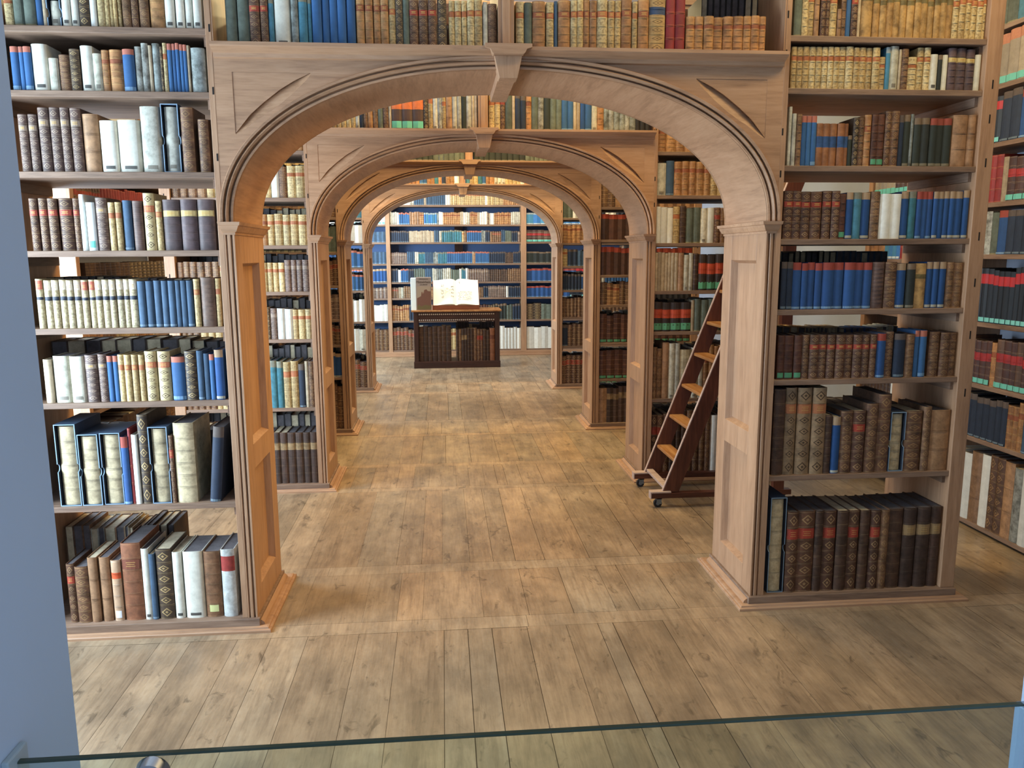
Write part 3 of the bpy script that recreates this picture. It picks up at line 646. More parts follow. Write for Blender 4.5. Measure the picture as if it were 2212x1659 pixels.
ORD = ['', 'first', 'second', 'third', 'fourth', 'fifth', 'sixth', 'seventh', 'eighth', 'ninth', 'tenth', 'eleventh', 'twelfth', 'thirteenth', 'fourteenth', 'fifteenth', 'sixteenth',
       'seventeenth', 'eighteenth', 'nineteenth', 'twentieth']
def ordinal(i): return ORD[i] if i <= 20 else ('twenty-'+ORD[i-20] if i < 30 else ('thirtieth' if i == 30 else 'thirty-'+ORD[i-30]))
ROWS = {
 'L8': 'G-1631,31,119 K-1597,36,120 K-1559,43,121 b-1514,22,125 e-1490,13,97 S-1476,51,106 W-1420,30,123 W-1388,27,124 D-1358,37,125 w-1319,23,126 G-1291,26,126 G-1264,16,127 G-1247,14,127 G-1232,13,127 G-1218,13,128 B-1200,30,128 B-1168,26,129 B-1138,35,130 L-1098,53,131 W-1042,35,140 W-1002,31,141 W-968,26,142 W-937,31,142',
 'L7': 'b-1626,29,161 b-1595,17,161 b-1577,28,161 W-1548,57,171 V-1489,35,121 B-1451,39,134 D-1410,36,155 W-1370,44,168 V-1325,32,140 L-1292,26,153 L-1265,50,155 b-1213,43,157 v-1168,24,168 v-1143,25,181 e-1116,12,173 v-1103,27,181 D-1074,11,170 G-1063,15,183 b-1046,16,181 b-1029,14,181 b-1014,13,183 b-1000,13,179 b-986,13,178 e-972,9,176 v-959,53,167',
 'L6': 'P-1622,33,215 P-1587,33,216 P-1547,39,241 P-1505,37,242 P-1465,33,242 P-1429,40,240 T-1385,58,219 W-1321,64,195 W-1254,83,198 V-1165,73,249 S-1086,66,260 B-1014,48,248 B-949,39,203',
 'L5': 'R-1614,31,203 R-1579,31,204 R-1543,36,203 R-1503,50,204 R-1450,23,204 w-1424,20,219 i-1399,33,188 P-1362,42,206 G-1315,23,188 G-1289,23,189 n-1262,34,196 U-1223,37,194 Y-1180,41,224 G-1136,24,194 p-1107,65,199 p-1038,63,200 p-972,64,200',
 'L4': 'y-1620,26,198 g-1589,27,192 g-1560,26,193 g-1530,26,194 g-1502,25,192 g-1475,26,192 y-1446,25,192 y-1417,23,193 g-1392,25,193 g-1365,25,193 g-1338,24,193 g-1312,27,194 g-1284,21,194 g-1261,29,194 n-1229,29,186 n-1199,31,186 n-1166,28,188 n-1136,26,187 n-1109,26,187 n-1081,19,187 n-1061,23,187 n-1037,24,187 G-1009,23,193 U-981,55,199 G-923,18,195',
 'L3': 'e-1620,32,179 V-1582,64,192 V-1517,57,190 P-1458,47,195 P-1410,35,197 b-1373,21,189 b-1351,20,189 G-1329,22,194 G-1304,25,193 G-1277,25,193 G-1249,22,192 Y-1224,46,206 Y-1174,50,205 b-1119,53,182 D-1065,47,204 n-1016,24,205 n-991,22,193 b-966,19,190 c-945,35,208',
 'L2': 'Z-1604,84,348 Z-1516,81,304 Z-1429,81,307 a-1347,29,290 r-1317,11,325 w-1302,23,298 D-1276,41,382 Z-1233,77,329 R-1154,18,292 M-1133,82,343 N-1013,45,328',
 'L1': 'R-1614,31,264 B-1580,53,251 T-1524,38,290 T-1479,41,288 j-1432,39,272 l-1386,79,347 W-1304,30,319 n-1273,24,296 D-1244,63,316 W-1177,38,299 W-1132,81,300 u-1048,69,297 s-974,57,305',
 'T1': 'K-818,42,199 K-772,44,200 R-726,38,191 R-685,28,192 q-655,20,187 W-633,62,209 v-568,26,210 q-540,33,195 q-505,14,190 b-488,36,209 b-450,28,210 b-420,29,210 b-390,32,211 b-355,33,212 L-318,31,208 L-284,30,208 L-251,27,206 L-223,29,207 G-192,26,192 D-165,27,193 K-137,24,193 R-112,35,189 R-75,35,189 R-39,33,190 D-2,36,201 G44,22,186 G67,25,187 G94,20,187 G116,28,191 G145,30,191 V178,19,184 B199,34,177',
 'T2': 'G310,32,187 K344,29,185 L376,51,190 G432,30,188 n464,13,193 L480,48,196 G530,25,197 G556,25,200 L582,25,201 L608,27,198 G637,43,202 G682,26,200 G710,25,201 L737,42,209 G781,21,197 L805,43,205 A851,65,212 r920,37,216 r959,40,217 L1005,35,146 L1041,36,147 L1079,39,148 L1120,37,145 L1160,41,149 L1203,41,151 L1245,31,152 L1277,33,154 L1311,28,152',
 'R8': 'K1458,32,151 G1491,25,150 G1517,24,150 T1542,21,140 R1568,22,145 R1591,17,143 G1609,30,146 T1641,16,110 B1658,20,126 b1679,20,133 R1700,27,148 e1728,12,148 t1743,48,149 t1793,28,150 t1822,28,150 t1851,29,151 t1882,27,151 t1910,29,152 t1940,32,153 t1973,27,153 t2001,29,154 t2031,27,155 t2059,26,155 t2086,28,156 t2115,25,156 G2142,26,157 G2169,28,158 G2198,22,158 G2221,25,159 G2247,26,159 G2275,28,160',
 'R7': 'G1454,22,166 G1479,24,166 G1504,26,167 G1532,26,167 G1559,25,167 G1586,24,167 G1611,23,168 G1635,24,167 G1660,28,169 G1689,32,170 G1722,24,167 G1747,29,168 G1777,26,167 G1805,31,168 G1837,24,132 d1862,20,171 V1883,35,175 e1919,11,163 B1931,30,165 G1962,39,134 G2002,27,172 G2031,28,172 W2060,32,146 k2093,19,144 W2114,23,145 p2139,35,172 p2176,42,172 p2219,38,168 W2259,40,148',
 'R6': 'V1458,13,241 V1473,16,213 B1491,22,211 b1514,20,204 b1535,20,204 b1556,22,204 o1579,27,174 o1607,30,174 o1638,32,174 o1672,31,175 o1704,16,175 k1721,18,127 D1740,24,199 B1765,23,199 L1789,29,211 h1820,27,213 h1848,31,214 B1880,26,227 B1907,36,228 N1944,20,211 k1966,27,213 v1994,13,216 k2009,32,199 k2042,36,200 f2080,32,199 f2113,29,199 f2143,37,200 T2182,66,213 T2249,60,214',
 'R5': 'R1453,39,202 R1493,35,202 R1530,41,199 R1573,48,199 R1625,39,202 R1665,35,202 h1701,28,190 c1731,30,196 q1763,35,196 c1800,38,196 B1839,40,200 w1881,49,190 w1931,47,190 c1979,32,200 q2013,32,200 a2046,26,200 a2073,21,200 a2095,25,200 c2122,23,200 c2146,22,200 c2169,24,201 c2194,26,201 c2221,34,201 c2257,42,205',
 'R4': 'N1457,25,205 N1483,25,205 a1509,38,202 a1548,26,199 a1575,32,202 a1608,31,199 a1641,52,201 a1694,44,201 a1740,50,201 a1791,36,200 a1828,40,200 U1870,54,202 B1926,52,202 c1980,41,195 k2024,42,194 t2067,50,195 c2118,27,201 c2146,28,201 c2176,31,201 B2209,34,200 B2245,46,198',
 'R3': 'h1458,31,196 h1490,40,195 h1532,35,195 B1568,31,197 R1601,42,196 R1644,36,196 R1682,38,195 R1722,42,195 R1765,36,194 R1802,41,194 R1844,33,193 R1879,31,195 a1912,41,197 B1955,34,205 N1992,53,196 B2046,40,193 b2088,20,208 b2110,33,208 B2158,47,202 B2207,45,199 B2253,49,198',
 'R2': 'H1454,52,393 C1509,50,397 C1563,65,396 C1632,63,395 H1696,32,270 c1730,38,262 B1769,54,286 R1825,58,286 B1888,53,318 B1944,59,359 Z2005,70,275 B2078,76,278 B2157,37,298 T2196,91,281',
 'R1': 'Z1463,75,454 R1544,53,385 R1599,77,386 H1677,40,386 R1719,59,384 H1781,54,384 R1838,50,382 H1891,48,381 R1941,48,380 B1990,41,381 H2033,66,383 x2101,64,384 x2167,65,386 x2235,69,387',
}

ROWZ = {'L8': 2.465, 'L7': 2.231, 'L6': 1.929, 'L5': 1.625, 'L4': 1.317, 'L3': 1.013, 'L2': .574, 'L1': .055, 'T1': 2.405, 'T2': 2.405,
        'R8': 2.482, 'R7': 2.276, 'R6': 1.965, 'R5': 1.661, 'R4': 1.36, 'R3': 1.052, 'R2': .617, 'R1': .055}
SHN = {1: 'bottom shelf', 2: 'second shelf up', 3: 'third shelf up', 4: 'fourth shelf up', 5: 'fifth shelf up', 6: 'sixth shelf up', 7: 'seventh shelf up', 8: 'eighth shelf up'}
REST = MB()                                                # every book beyond the 300 or so that show largest
cand = []
def rowname(k):
    if k[0] == 'T': return 'above the arch, %s half' % ('left' if k[1] == '1' else 'right')
    return '%s, %s bookcase' % (SHN[int(k[1])], {'L': 'left', 'R': 'right'}[k[0]])
LIM = {'L': (-1.735, -.893), 'R': (1.439, 2.286), 'T1': (-.86, .234), 'T2': (.304, 1.405)}
for k, txt in ROWS.items():
    z = ROWZ[k]; toks = txt.split(); n = len(toks); lo, hi = LIM.get(k, LIM.get(k[0], None))
    sp = []
    for t in toks:
        a, b, c = t[1:].split(','); sp.append([t[0], int(a)/1000., (int(a)+int(b))/1000., int(c)/1000.])
    for a, b in zip(sp, sp[1:]):
        if a[2] > b[1]-.0008: m = (a[2]+b[1])/2; a[2] = m-.0005; b[1] = m+.0005
    sp[0][1] = max(sp[0][1], lo+.001)
    if sp[-1][2] > hi-.001: sp[-1][1] = min(sp[-1][1], hi-.014); sp[-1][2] = hi-.001
    for i, (st, x0, x1, h) in enumerate(sp):
        if k in ('L8', 'R8') and h > .12: h = .205+.012*math.sin(i*1.7)
        w = x1-x0; hs = h
        d = max(.11, min(.235, h*.70)); y = Y0S[0]+.024+rnd.uniform(0, .006)
        if st in 'GDBHRg' and h < .2: d = .13
        ordn = (n-i) if k[0] == 'L' else i+1
        side = 'right' if k[0] == 'L' else 'left'
        cand.append(dict(st=st, x=x0, y=y, z=z, w=w, h=h, d=d, row=k, ord=ordn, side=side, score=w*h*(1.0 if k[0] != 'T' else 1.0)))
cand.sort(key=lambda c: -c['score'])
cap_n = 312
# cased books first get their slipcases
def slipcase(c, navy=True):
    w, h, d = c['w'], c['h'], c['d']
    t = .0035; E_ = tag(empty('slipcase', None, 'slipcase', (c['x'], c['y']-.004, c['z'])), None)
    lab = '%s slipcase, %s from the %s, %s' % ('dark blue' if navy else 'white', ordinal(c['ord']), c['side'], rowname(c['row']))
    tag(E_, lab, 'slipcase', 'slipcases around old books on the front shelves')
    mb = MB(); col = c3(52, 70, 92) if navy else c3(60, 74, 96); rim = c3(128, 152, 172); inn = c3(30, 40, 56)
    D = d+.012
    nz = h*.47; r = .017
    arc = [(0, 0), ] + [(r*1.0*math.sin(a), nz-r*math.cos(a)) for a in [math.pi*i/8 for i in range(9)]] + [(0, h), (D, h), (D, 0)]
    for x0, x1 in ((0, t), (w-t, w)):
        pts = arc; nn = len(pts)
        for i in range(nn):
            p, q = pts[i], pts[(i+1) % nn]; front = i < nn-3
            mb.face([(x0, p[0], p[1]), (x0, q[0], q[1]), (x1, q[0], q[1]), (x1, p[0], p[1])], col=rim if front else col, par=(0, .1, .7))
        for x in (x0, x1): mb.face([(x, p[0], p[1]) for p in pts], col=col if (x in (0, w)) else inn, par=(0, .2, .7))
    for z0, z1 in ((0, t), (h-t, h)):
        mb.box((t, .0003, z0), (w-t, D, z1), col=col, par=(0, .2, .7)); mb.box((t, -.0002, z0), (w-t, .0003, z1), col=rim, par=(0, .1, .7))
    mb.box((t, D-t, t), (w-t, D, h-t), col=inn, par=(0, .1, .8))
    mb.build('case_shell', M['book'], E_)
    c.update(x=c['x']+.0085, w=w-.017, h=h-.014, y=c['y']+.012, z=c['z']+.0038, d=d-.012)
ncase = 0
for i, c in enumerate(cand):
    if c['st'] in 'ZS':
        slipcase(c, c['st'] == 'Z'); c['cased'] = True; c['st'] = 'M' if c['st'] == 'Z' else 'V'; ncase += 1
def shelf_group(k):
    return 'books above the nearest arch' if k[0] == 'T' else 'books on the %s of the %s bookcase' % (SHN[int(k[1])].replace(' up', ''), 'left' if k[0] == 'L' else 'right')
for i, c in enumerate(cand):
    st = S[c['st']]; w, h, d = c['w'], c['h'], c['d']; sd = hash((round(c['x']*1000), round(c['z']*1000))) & 0xffff
    if i >= cap_n:
        book_geo(REST, REST, st, w, h, d, lambda p, c=c: (c['x']+p[0], c['y']+p[1], c['z']+p[2]), 0, sd)
        if st['foot']:
            pass
        continue
    say = st['say'] if not c.get('cased') else 'old vellum book inside the slipcase'
    pre = ''
    lab = '%s, %s from %s, %s' % (say, ordinal(c['ord']), c['side'], rowname(c['row']))
    E_ = empty(st['nm'], lab, 'book', (c['x'], c['y'], c['z']), group=shelf_group(c['row']))
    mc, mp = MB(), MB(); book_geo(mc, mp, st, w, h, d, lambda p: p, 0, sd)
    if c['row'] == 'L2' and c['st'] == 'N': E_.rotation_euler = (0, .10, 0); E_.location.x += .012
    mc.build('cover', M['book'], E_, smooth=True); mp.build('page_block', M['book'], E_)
    bulge = min(.010, .22*w)
    if st['foot']:
        col, z0, z1, fr = st['foot']; mb = MB(); patch(mb, w, bulge, z0, min(z1, z0+.25*h), fr, col, .0009); mb.build('shelf_label', M['book'], E_)
    if st['title'] and h > .15:
        n = st['n']; tail = .045*h; step = (h-2*tail)/(n+1); i0 = (n+1)+st['title'][1]; z0 = tail+step*i0+.006; z1 = tail+step*(i0+1)-.006
        if z1-z0 > .012:
            mb = MB(); patch(mb, w, bulge, z0, z1, .86, st['title'][0], .0007)
            for q in range(3):
                zq = z0+(z1-z0)*(.30+.2*q); patch(mb, w, bulge, zq, zq+.0016, .5-.1*(q % 2), GOLD, .0011)
            mb.build('title_label', M['book'], E_)

def fill(x0, x1, z, y, pat, h0, facing=-1, T0=None, lod=1, wm=1.0, hv=.06, dmax=.2, seed=1):
    """fills a stretch of shelf with runs of one binding; pat such as 'G6 W2 B5', h0 the usual height in metres"""
    r_ = random.Random(seed*77+int(x0*1000)); runs = [(p[0], int(p[1:] or 1)) for p in pat.split()]
    tot = []; 
    for c, n in runs:
        hh = h0*r_.uniform(1-hv, 1+hv); ww = r_.uniform(.9, 1.15)
        for _ in range(n): tot.append((c, {'T': 1.3, 'Q': 2.0, 'O': 1.5, 'M': 2, 'w': 1.1, 'e': .6, 'U': 1.6, 'p': 1.6, 'l': 1.6}.get(c, 1.0)*ww*r_.uniform(.85, 1.15), hh*(r_.uniform(.955, 1.03) if lod > 1 else r_.uniform(.98, 1.015))))
    s = (x1-x0)/sum(t[1] for t in tot); x = x0
    for c, ww, hh in tot:
        w = ww*s; d = min(dmax, hh*.7); xa = x+.0006
        if T0: T = lambda p, xa=xa: T0(xa+p[0], p[1], z+p[2])
        elif facing < 0: T = lambda p, xa=xa: (xa+p[0], y+p[1], z+p[2])
        else: T = lambda p, xa=xa, w=w: (xa+w-.001-p[0], y-p[1], z+p[2])
        book_geo(REST, REST, S[c], max(.004, w-.0012), hh, d, T, lod, r_.random())
        st = S[c]
        if st['foot'] and facing < 0:
            col, z0, z1, fr = st['foot']; bw_ = min(.010, .22*w); us = [.5-fr/2, .5, .5+fr/2]
            P = lambda u, zz: T(((w-.0012)*u, (-(bw_)*(1-(2*u-1)**2)**.6)-.0012, zz))
            for a, b in zip(us, us[1:]): REST.face([P(a, z0), P(b, z0), P(b, z1), P(a, z1)], col=col, par=(0, .1, .6))
        x += w
def lz(side, k): return [.055]+SH[side, k]
# rear rows of the nearest bookcases (their dark tops show through the gaps)
r0 = .04+.51-.02
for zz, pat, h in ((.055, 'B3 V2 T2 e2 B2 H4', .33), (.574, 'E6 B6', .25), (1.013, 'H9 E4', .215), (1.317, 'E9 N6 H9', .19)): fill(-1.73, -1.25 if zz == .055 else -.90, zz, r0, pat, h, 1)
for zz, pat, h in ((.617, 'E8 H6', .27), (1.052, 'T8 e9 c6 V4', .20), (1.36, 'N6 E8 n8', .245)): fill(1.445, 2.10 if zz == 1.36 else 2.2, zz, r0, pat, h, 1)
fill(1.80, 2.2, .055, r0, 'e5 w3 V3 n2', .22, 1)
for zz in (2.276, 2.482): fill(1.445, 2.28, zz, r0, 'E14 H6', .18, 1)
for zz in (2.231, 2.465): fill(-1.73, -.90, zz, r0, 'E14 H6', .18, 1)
fill(-.85, .23, 2.405, r0, 'E20 B10', .2, 1); fill(.31, 1.15, 2.405, r0, 'E14 B10', .2, 1); fill(1.15, 1.405, 2.405, r0, 'E9', .31, 1)  # tall dark books at the right end added to block a bright gap
# second, third and fourth pair of bookcases
P2 = {('L', 1): ['x9 x9', 'B5 G4 D4 q3 G2 N1 e1 B1', 'B3 G9 D1 P1 w2 G3', 'B6 G4 V2 G4 P4', 'V6 G6 P1 L1 G5', 'B4 G4 e1 P2 G1 w1 B1 G2', 'G8 L9', 'B9 G6'],
      ('R', 1): ['R3 H3 B4 w1 T3 H4', 'B2 T1 V2 M1 V2 L4 H8', 'O4 e1 K4 k8', 'e7 T1 V1 V1 H1 O4 B3 O3', 'w3 G1 H1 K2 V1 w1 R1 B2 h2 B6', 'V1 n1 L5 G5 L4', 'L4 B5 L4', 'G9 L5'],
      ('L', 2): ['L2 B8 H6 H2 B3', 'c8 q3 N2 c3', 'R9 H4 R3', 'P9 B3 p2 P2', 'R9 P5 R2 R1', 'k9 E3 K2', 'B9', 'G9'],
      ('R', 2): ['T1 x4 x9', 'h9 h3', 'h9 h4', 'B1 L2 B2 E6 E4', 'm9 m4', 'm9 m3', 'B2 T9', 'B9'],
      ('L', 3): ['R9 R5', 'R9 w3 V1', 'w9 w3', 'H4 b9 b3', 'c9 b5', 'e5 k3 w5', 'q9', 'G9'],
      ('R', 3): ['R5 h9', 'N1 B5 L9', 'B9 B9', 'N2 N4 c4 V4 b9', 'G1 N2 n3 a4 b4 B1', 'L9 L5', 'K2 w1 N6 w2 N4', 'G9']}
for (sd, k), pats in P2.items():
    Y0 = Y0S[k]; dx = DXS[k]; zs = lz(sd, k)+[2.80]
    if sd == 'L': a, b = XC+dx-HALF-.912, XC+dx-HALF-.066
    else: a, b = XC+dx+HALF+.066, XC+dx+HALF+.912
    for i, pat in enumerate(pats):
        gap = zs[i+1]-zs[i]-.03
        fill(a, b, zs[i], Y0+.024, pat, gap*{1: .72 if sd == 'L' else .84, 2: .86, 3: .8}[k], -1, None, 1 if k < 2 else 2, dmax=.22, seed=k*9+i)
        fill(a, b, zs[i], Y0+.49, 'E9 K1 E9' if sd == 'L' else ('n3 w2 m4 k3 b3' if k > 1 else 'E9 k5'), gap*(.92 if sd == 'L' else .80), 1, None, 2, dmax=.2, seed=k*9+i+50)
TT = {1: ['G9 V1 N1 B1 L1 B1 K1 R1 e1 Q3 D1 G1 V1 v1 G1 T1 V1 V1 k1 V1 e2', 'G1 G1 R1 K1 e1 N1 N1 L1 K1 v1 f1 K1 K1 b2 e2 c1 b1 V1 L1 v6 E3'],
      2: ['K9 k9 K6', 'k9 K9 k5'], 3: ['G9 L5 b2 L2 q1 L1 N1 L2 w1', 'q1 G2 q1 b1 L2 V3 G4 w1 L5 V4']}
for k, (pa, pb) in TT.items():
    x = XC+DXS[k]; z = 2.405; h = .24 if k == 1 else .2
    fill(x-HALF-.010, x-.04, z, Y0S[k]+.024, pa, h, -1, None, 1, seed=k); fill(x+.035, x+HALF+.010, z, Y0S[k]+.024, pb, h, -1, None, 1, seed=k+5)
# ------------------------------------------------------------------ shelving along the rear wall
ZB = [.10, .572, .931, 1.184, 1.472, 1.805, 2.078, 2.378]
R = empty('wall_shelving', 'long wall shelving with blue back behind the desk at the far end', 'bookshelf')
ups = [(-2.50, -2.44), (-.875, -.812), (1.247, 1.335), (2.9, 2.96)]
for a, b in ups:
    mb = MB(); mb.box((a, 9.36, .02), (b, 9.655, 3.3)); mb.build('upright', M['pine_z'], R, bevel=.003)
mb = MB(); mb.box((.20, 9.60, .1), (.33, 9.655, 3.3)); mb.build('rear_post', M['dark_z'], R)
for (a, b) in zip(ups, ups[1:]):
    for z in ZB+[2.70, 3.0]:
        mb = MB(); mb.box((a[1]+.0005, 9.37, z-.028), (b[0]-.0005, 9.654, z)); mb.build('shelf', M['shelf_x'], R, bevel=.002)
mb = MB(); mb.box((-2.50, 9.34, .0), (2.96, 9.368, .075)); mb.box((-2.50, 9.31, 0), (2.96, 9.34, .02)); mb.build('base_board', M['pine_x'], R, bevel=.004)
BK = {1: ['R4 R3 B2 L3 G5 L3 B4 w6 w5', 'L4 L3 N2 B3 a2 G2 B4 H4 c9 h5 D3 k4 K2 N3', 'R3 e2 V1 B5 P4 L5 b4 c4 P5 B9 N2 P9 w1 N6', 'N3 w1 b4 N3 K5 n4 V2 v3 V4 K4 w1 q2 i1 P9 H9 B6', 'P9 n4 V2 q4 n5 v3 q5 b9 b5 e1 T1 b9 N9 H5 N4', 'N9 e9 e9 n2 V1 q9 G1 B1 b7 v2 N2 B1 R4 n2 K3 N3 P1', 'V4 w1 b5 T4 L2 d6 v1 w2 L9 e3 w1 V2 L4 e2 w3 B1 e1 w2 L9 V5', 'K6 w3 V2 n5 e2 n9 w2 G9 G9 w1 G9 L8'],
      2: ['w9 w2 V2', 'D2 K4 V3 w2 e2 V3', 'a9 z9', 'a9 z9', 'k4 K5 k2 V4', 'X9 X4 z3', 'd9 d3 q3', 'L9 L4'],
      0: ['R9 R4 n1 B8', 'w9 w9 w6', 'B9 P9 P6', 'b9 a9 b9 c4', 'v2 K5 V4 w2 V8 n4', 'G9 G9 n5', 'w9 w3 i9', 'G9 w9 L4']}
ext = [(-2.40, -.88), (-.808, 1.243), (1.339, 2.86)]
for c in (0, 1, 2):
    for i, pat in enumerate(BK[c]):
        gap = (ZB+[2.7])[i+1]-ZB[i]-.03; f = [.80, .78, .80, .80, .60, .72, .70, .72][i]
        fill(ext[c][0], ext[c][1], ZB[i], 9.39, pat, gap*f, -1, None, 2, seed=c*20+i, dmax=.19)

# ------------------------------------------------------------------ shelving along the right wall, beside the camera
def side_wall(name, label, xf, sgn, y0, y1, zs, rows, dep):
    R = empty(name, label, 'bookshelf')
    for a in (y0, y1-.05):
        mb = MB(); mb.box((min(xf, xf+sgn*dep), a, 0.0), (max(xf, xf+sgn*dep), a+.05, 3.3)); mb.build('upright', M['pine_z'], R, bevel=.003)
    for z in zs:
        mb = MB(); mb.box((min(xf, xf+sgn*dep), y0+.0505, z-.026), (max(xf, xf+sgn*dep), y1-.0505, z)); mb.build('shelf', M['shelf_y'], R, bevel=.002)
    for z, pat, h, (ya, yb) in rows:
        # rows are listed from the far end towards the camera for the right wall
        if sgn > 0: T0 = lambda a, b, zz, yb=yb: (xf+.012+b, yb-a, zz)
        else: T0 = lambda a, b, zz, ya=ya: (xf-.012-b, ya+a, zz)
        fill(0, yb-ya, z, 0, pat, h, -1, T0, 1, seed=int(z*50), dmax=.22)
RZ = [.04, .54, .853, 1.207, 1.59, 1.876, 2.20, 2.51, 2.82, 3.15]
side_wall('wall_shelving', 'tall shelving along the right wall, cut off by the photo edge', 3.06, 1, -1.95, 1.28, RZ,
    [(.04, 'w2 T1 w1 B2 T1 v1 w1 B2 w1 B3', .42, (.10, 1.13)), (.54, 'N3 N3 N2 L2 L1 n1 N2 B2 z4 L6', .25, (.0, 1.13)), (.853, 'R1 X4 L1 X4 X5 h4 X5', .27, (.0, 1.13)),
     (1.207, 'z4 z4 z2 z5 z4 z6', .30, (.0, 1.13)), (1.59, 'v2 K1 a1 N3 N4 X4 N5', .235, (.0, 1.13)), (1.876, 'G1 r2 e1 X3 n1 i1 X4 z5', .24, (.0, 1.13)),
     (2.20, 'z2 N2 a1 N3 N3 z6', .26, (.0, 1.13)), (2.51, 'J2 J3 J3 L3 J4', .26, (.0, 1.13)), (2.82, 'K2 q3 d4 K4', .25, (.0, 1.13))], .30)
side_wall('wall_shelving', 'low shelf unit on the right wall, glimpsed behind the right bookcase books', 3.06, 1, 1.66, 2.30, [.10, .50, .90, 1.20, 1.56, 2.0, 2.36],
    [(.10, 'w3 V3 e3', .28, (1.72, 2.24)), (.50, 'H9 w3', .28, (1.72, 2.24)), (.90, 'c5 e4', .2, (1.72, 2.24)), (1.20, 'X9', .26, (1.72, 2.24)), (1.56, 'L4 d4 r3', .30, (1.72, 2.24)), (2.0, 'J5 X5', .26, (1.72, 2.24))], .29)
LZ = [.10, .62, 1.0, 1.42, 1.80, 2.16, 2.5, 3.0]
side_wall('wall_shelving', 'shelving along the left wall, glimpsed through the left bookcase gaps', -2.24, -1, 1.85, 3.95, LZ,
    [(.10, 'H9 B9', .38, (1.92, 3.88)), (.62, 'H9 B9 G5', .30, (1.92, 3.88)), (1.0, 'T9 G9 L9 e9 K9 P9', .27, (1.92, 3.88)), (1.42, 'H9 D9 P6', .14, (2.0, 3.88)), (1.80, 'R9 r9 r9 L9 e9 G6', .27, (1.92, 3.88)), (2.16, 'r9 B9 G9 R9', .27, (1.92, 3.88))], .30)

# ------------------------------------------------------------------ desk case with the open book
D = empty('display_desk', 'dark stained desk case with beaded rails and old books below, at the far end', 'desk')
x0, x1, ya, yb = -.424, .801, 7.985, 8.46
mb = MB(); mb.box((x0-.028, ya-.028, .808), (x1+.028, yb+.02, .832)); mb.build('desk_top', M['tread'], D, bevel=.004)
for a in (x0, x1-.062):
    for b in (ya, yb-.062):
        mb = MB(); mb.box((a, b, 0), (a+.062, b+.062, .808)); mb.build('corner_post', M['dark_z'], D, bevel=.006)
    mb = MB(); mb.box((a+.015, ya+.0625, .0), (a+.047, yb-.0625, .12)); mb.box((a+.015, ya+.0625, .70), (a+.047, yb-.0625, .808)); mb.build('side_rail', M['dark_x'], D)
mb = MB(); mb.box((x0-.008, ya-.008, 0), (x1+.008, yb+.008, .095)); mb.build('base_box', M['dark_x'], D, bevel=.004)
mb = MB(); mb.box((x0+.063, ya+.006, .668), (x1-.063, ya+.024, .700)); mb.box((x0+.063, ya+.010, .700), (x1-.063, ya+.024, .757)); mb.box((x0+.063, ya+.006, .757), (x1-.063, ya+.024, .808)); mb.build('front_rail', M['dark_x'], D)
mb = MB()
for i in range(38):
    x = x0+.085+i*(x1-x0-.17)/37; mb.tube((x, ya+.0055, .772), (x, ya-.001, .772), .0105, .007, 8)
    mb.tube((x, ya+.0055, .690), (x, ya-.001, .690), .010, .006, 8)
mb.build('bead_rows', M['ivory'], D)
fill(x0+.068, x0+.53, .097, ya+.03, 'H1 H1 H1 H1 H1 H1 H1', .50, -1, None, 0, seed=3, hv=.02, dmax=.24)
fill(x0+.60, x1-.07, .097, ya+.03, 'H1 B1 x2 H2 B1 R2 H2 l1', .46, -1, None, 0, seed=4, hv=.03, dmax=.24)
fill(x0+.62, x1-.08, .097, yb-.02, 'z4 K3 z4', .53, 1, None, 1, seed=5, dmax=.18)
# cradle
K = empty('book_cradle', 'reddish wooden cradle under the large open book on the desk', 'book stand')
tilt = lambda p: (p[0], 8.04+p[1], .833+p[2])
mb = MB(); mb.prism([(8.02, .833), (8.40, .833), (8.40, .845), (8.345, 1.16), (8.33, 1.16), (8.06, .872), (8.02, .872)], -.125, .495, 'x'); mb.build('wedge', M['cradle'], K, bevel=.002)
mb = MB(); mb.box((-.165, 8.005, .833), (.515, 8.02, .898)); mb.build('front_lip', M['cradle'], K, bevel=.003)
mb = MB(); mb.box((-.170, 7.997, .833), (-.150, 8.03, .905)); mb.build('side_peg', M['edge'], K)
# open book: two page blocks with a gutter, leaning on the wedge
O = empty('open_book', 'large open illuminated book with cream pages on the desk', 'book')
th = math.atan2(1.16-.872, 8.33-8.06); cd, sd_ = math.cos(th), math.sin(th)
def onw(x, s, n):  # x across, s up the slope from the lip, n away from the slope
    return (x, 8.035+s*cd-n*sd_, .885+s*sd_+n*cd)
xc_ = .185
def page_x(u): return u
mbp, mbi = MB(), MB()
for sg in (-1, 1):
    W_ = .325; nn = 14; H_ = .47
    prof = [(sg*W_*i/nn, .008+.040*math.sin(math.pi*min(1, (i/nn)*1.15)**.6)*(1-.35*i/nn)+.012*(i/nn)) for i in range(nn+1)]
    prof[0] = (0, .004)
    for (a, na), (b, nb) in zip(prof, prof[1:]):
        mbp.face([onw(xc_+a, 0, na), onw(xc_+b, 0, nb), onw(xc_+b, H_, nb), onw(xc_+a, H_, na)], mi=0)
        mbp.face([onw(xc_+a, 0, 0), onw(xc_+b, 0, 0), onw(xc_+b, 0, nb), onw(xc_+a, 0, na)], mi=0)
        mbp.face([onw(xc_+a, H_, 0), onw(xc_+b, H_, 0), onw(xc_+b, H_, nb), onw(xc_+a, H_, na)], mi=0)
    a, na = prof[-1]; mbp.face([onw(xc_+a, 0, 0), onw(xc_+a, H_, 0), onw(xc_+a, H_, na), onw(xc_+a, 0, na)])
mbp.build('page_block', M['paper'], O, smooth=True)
mb = MB(); 
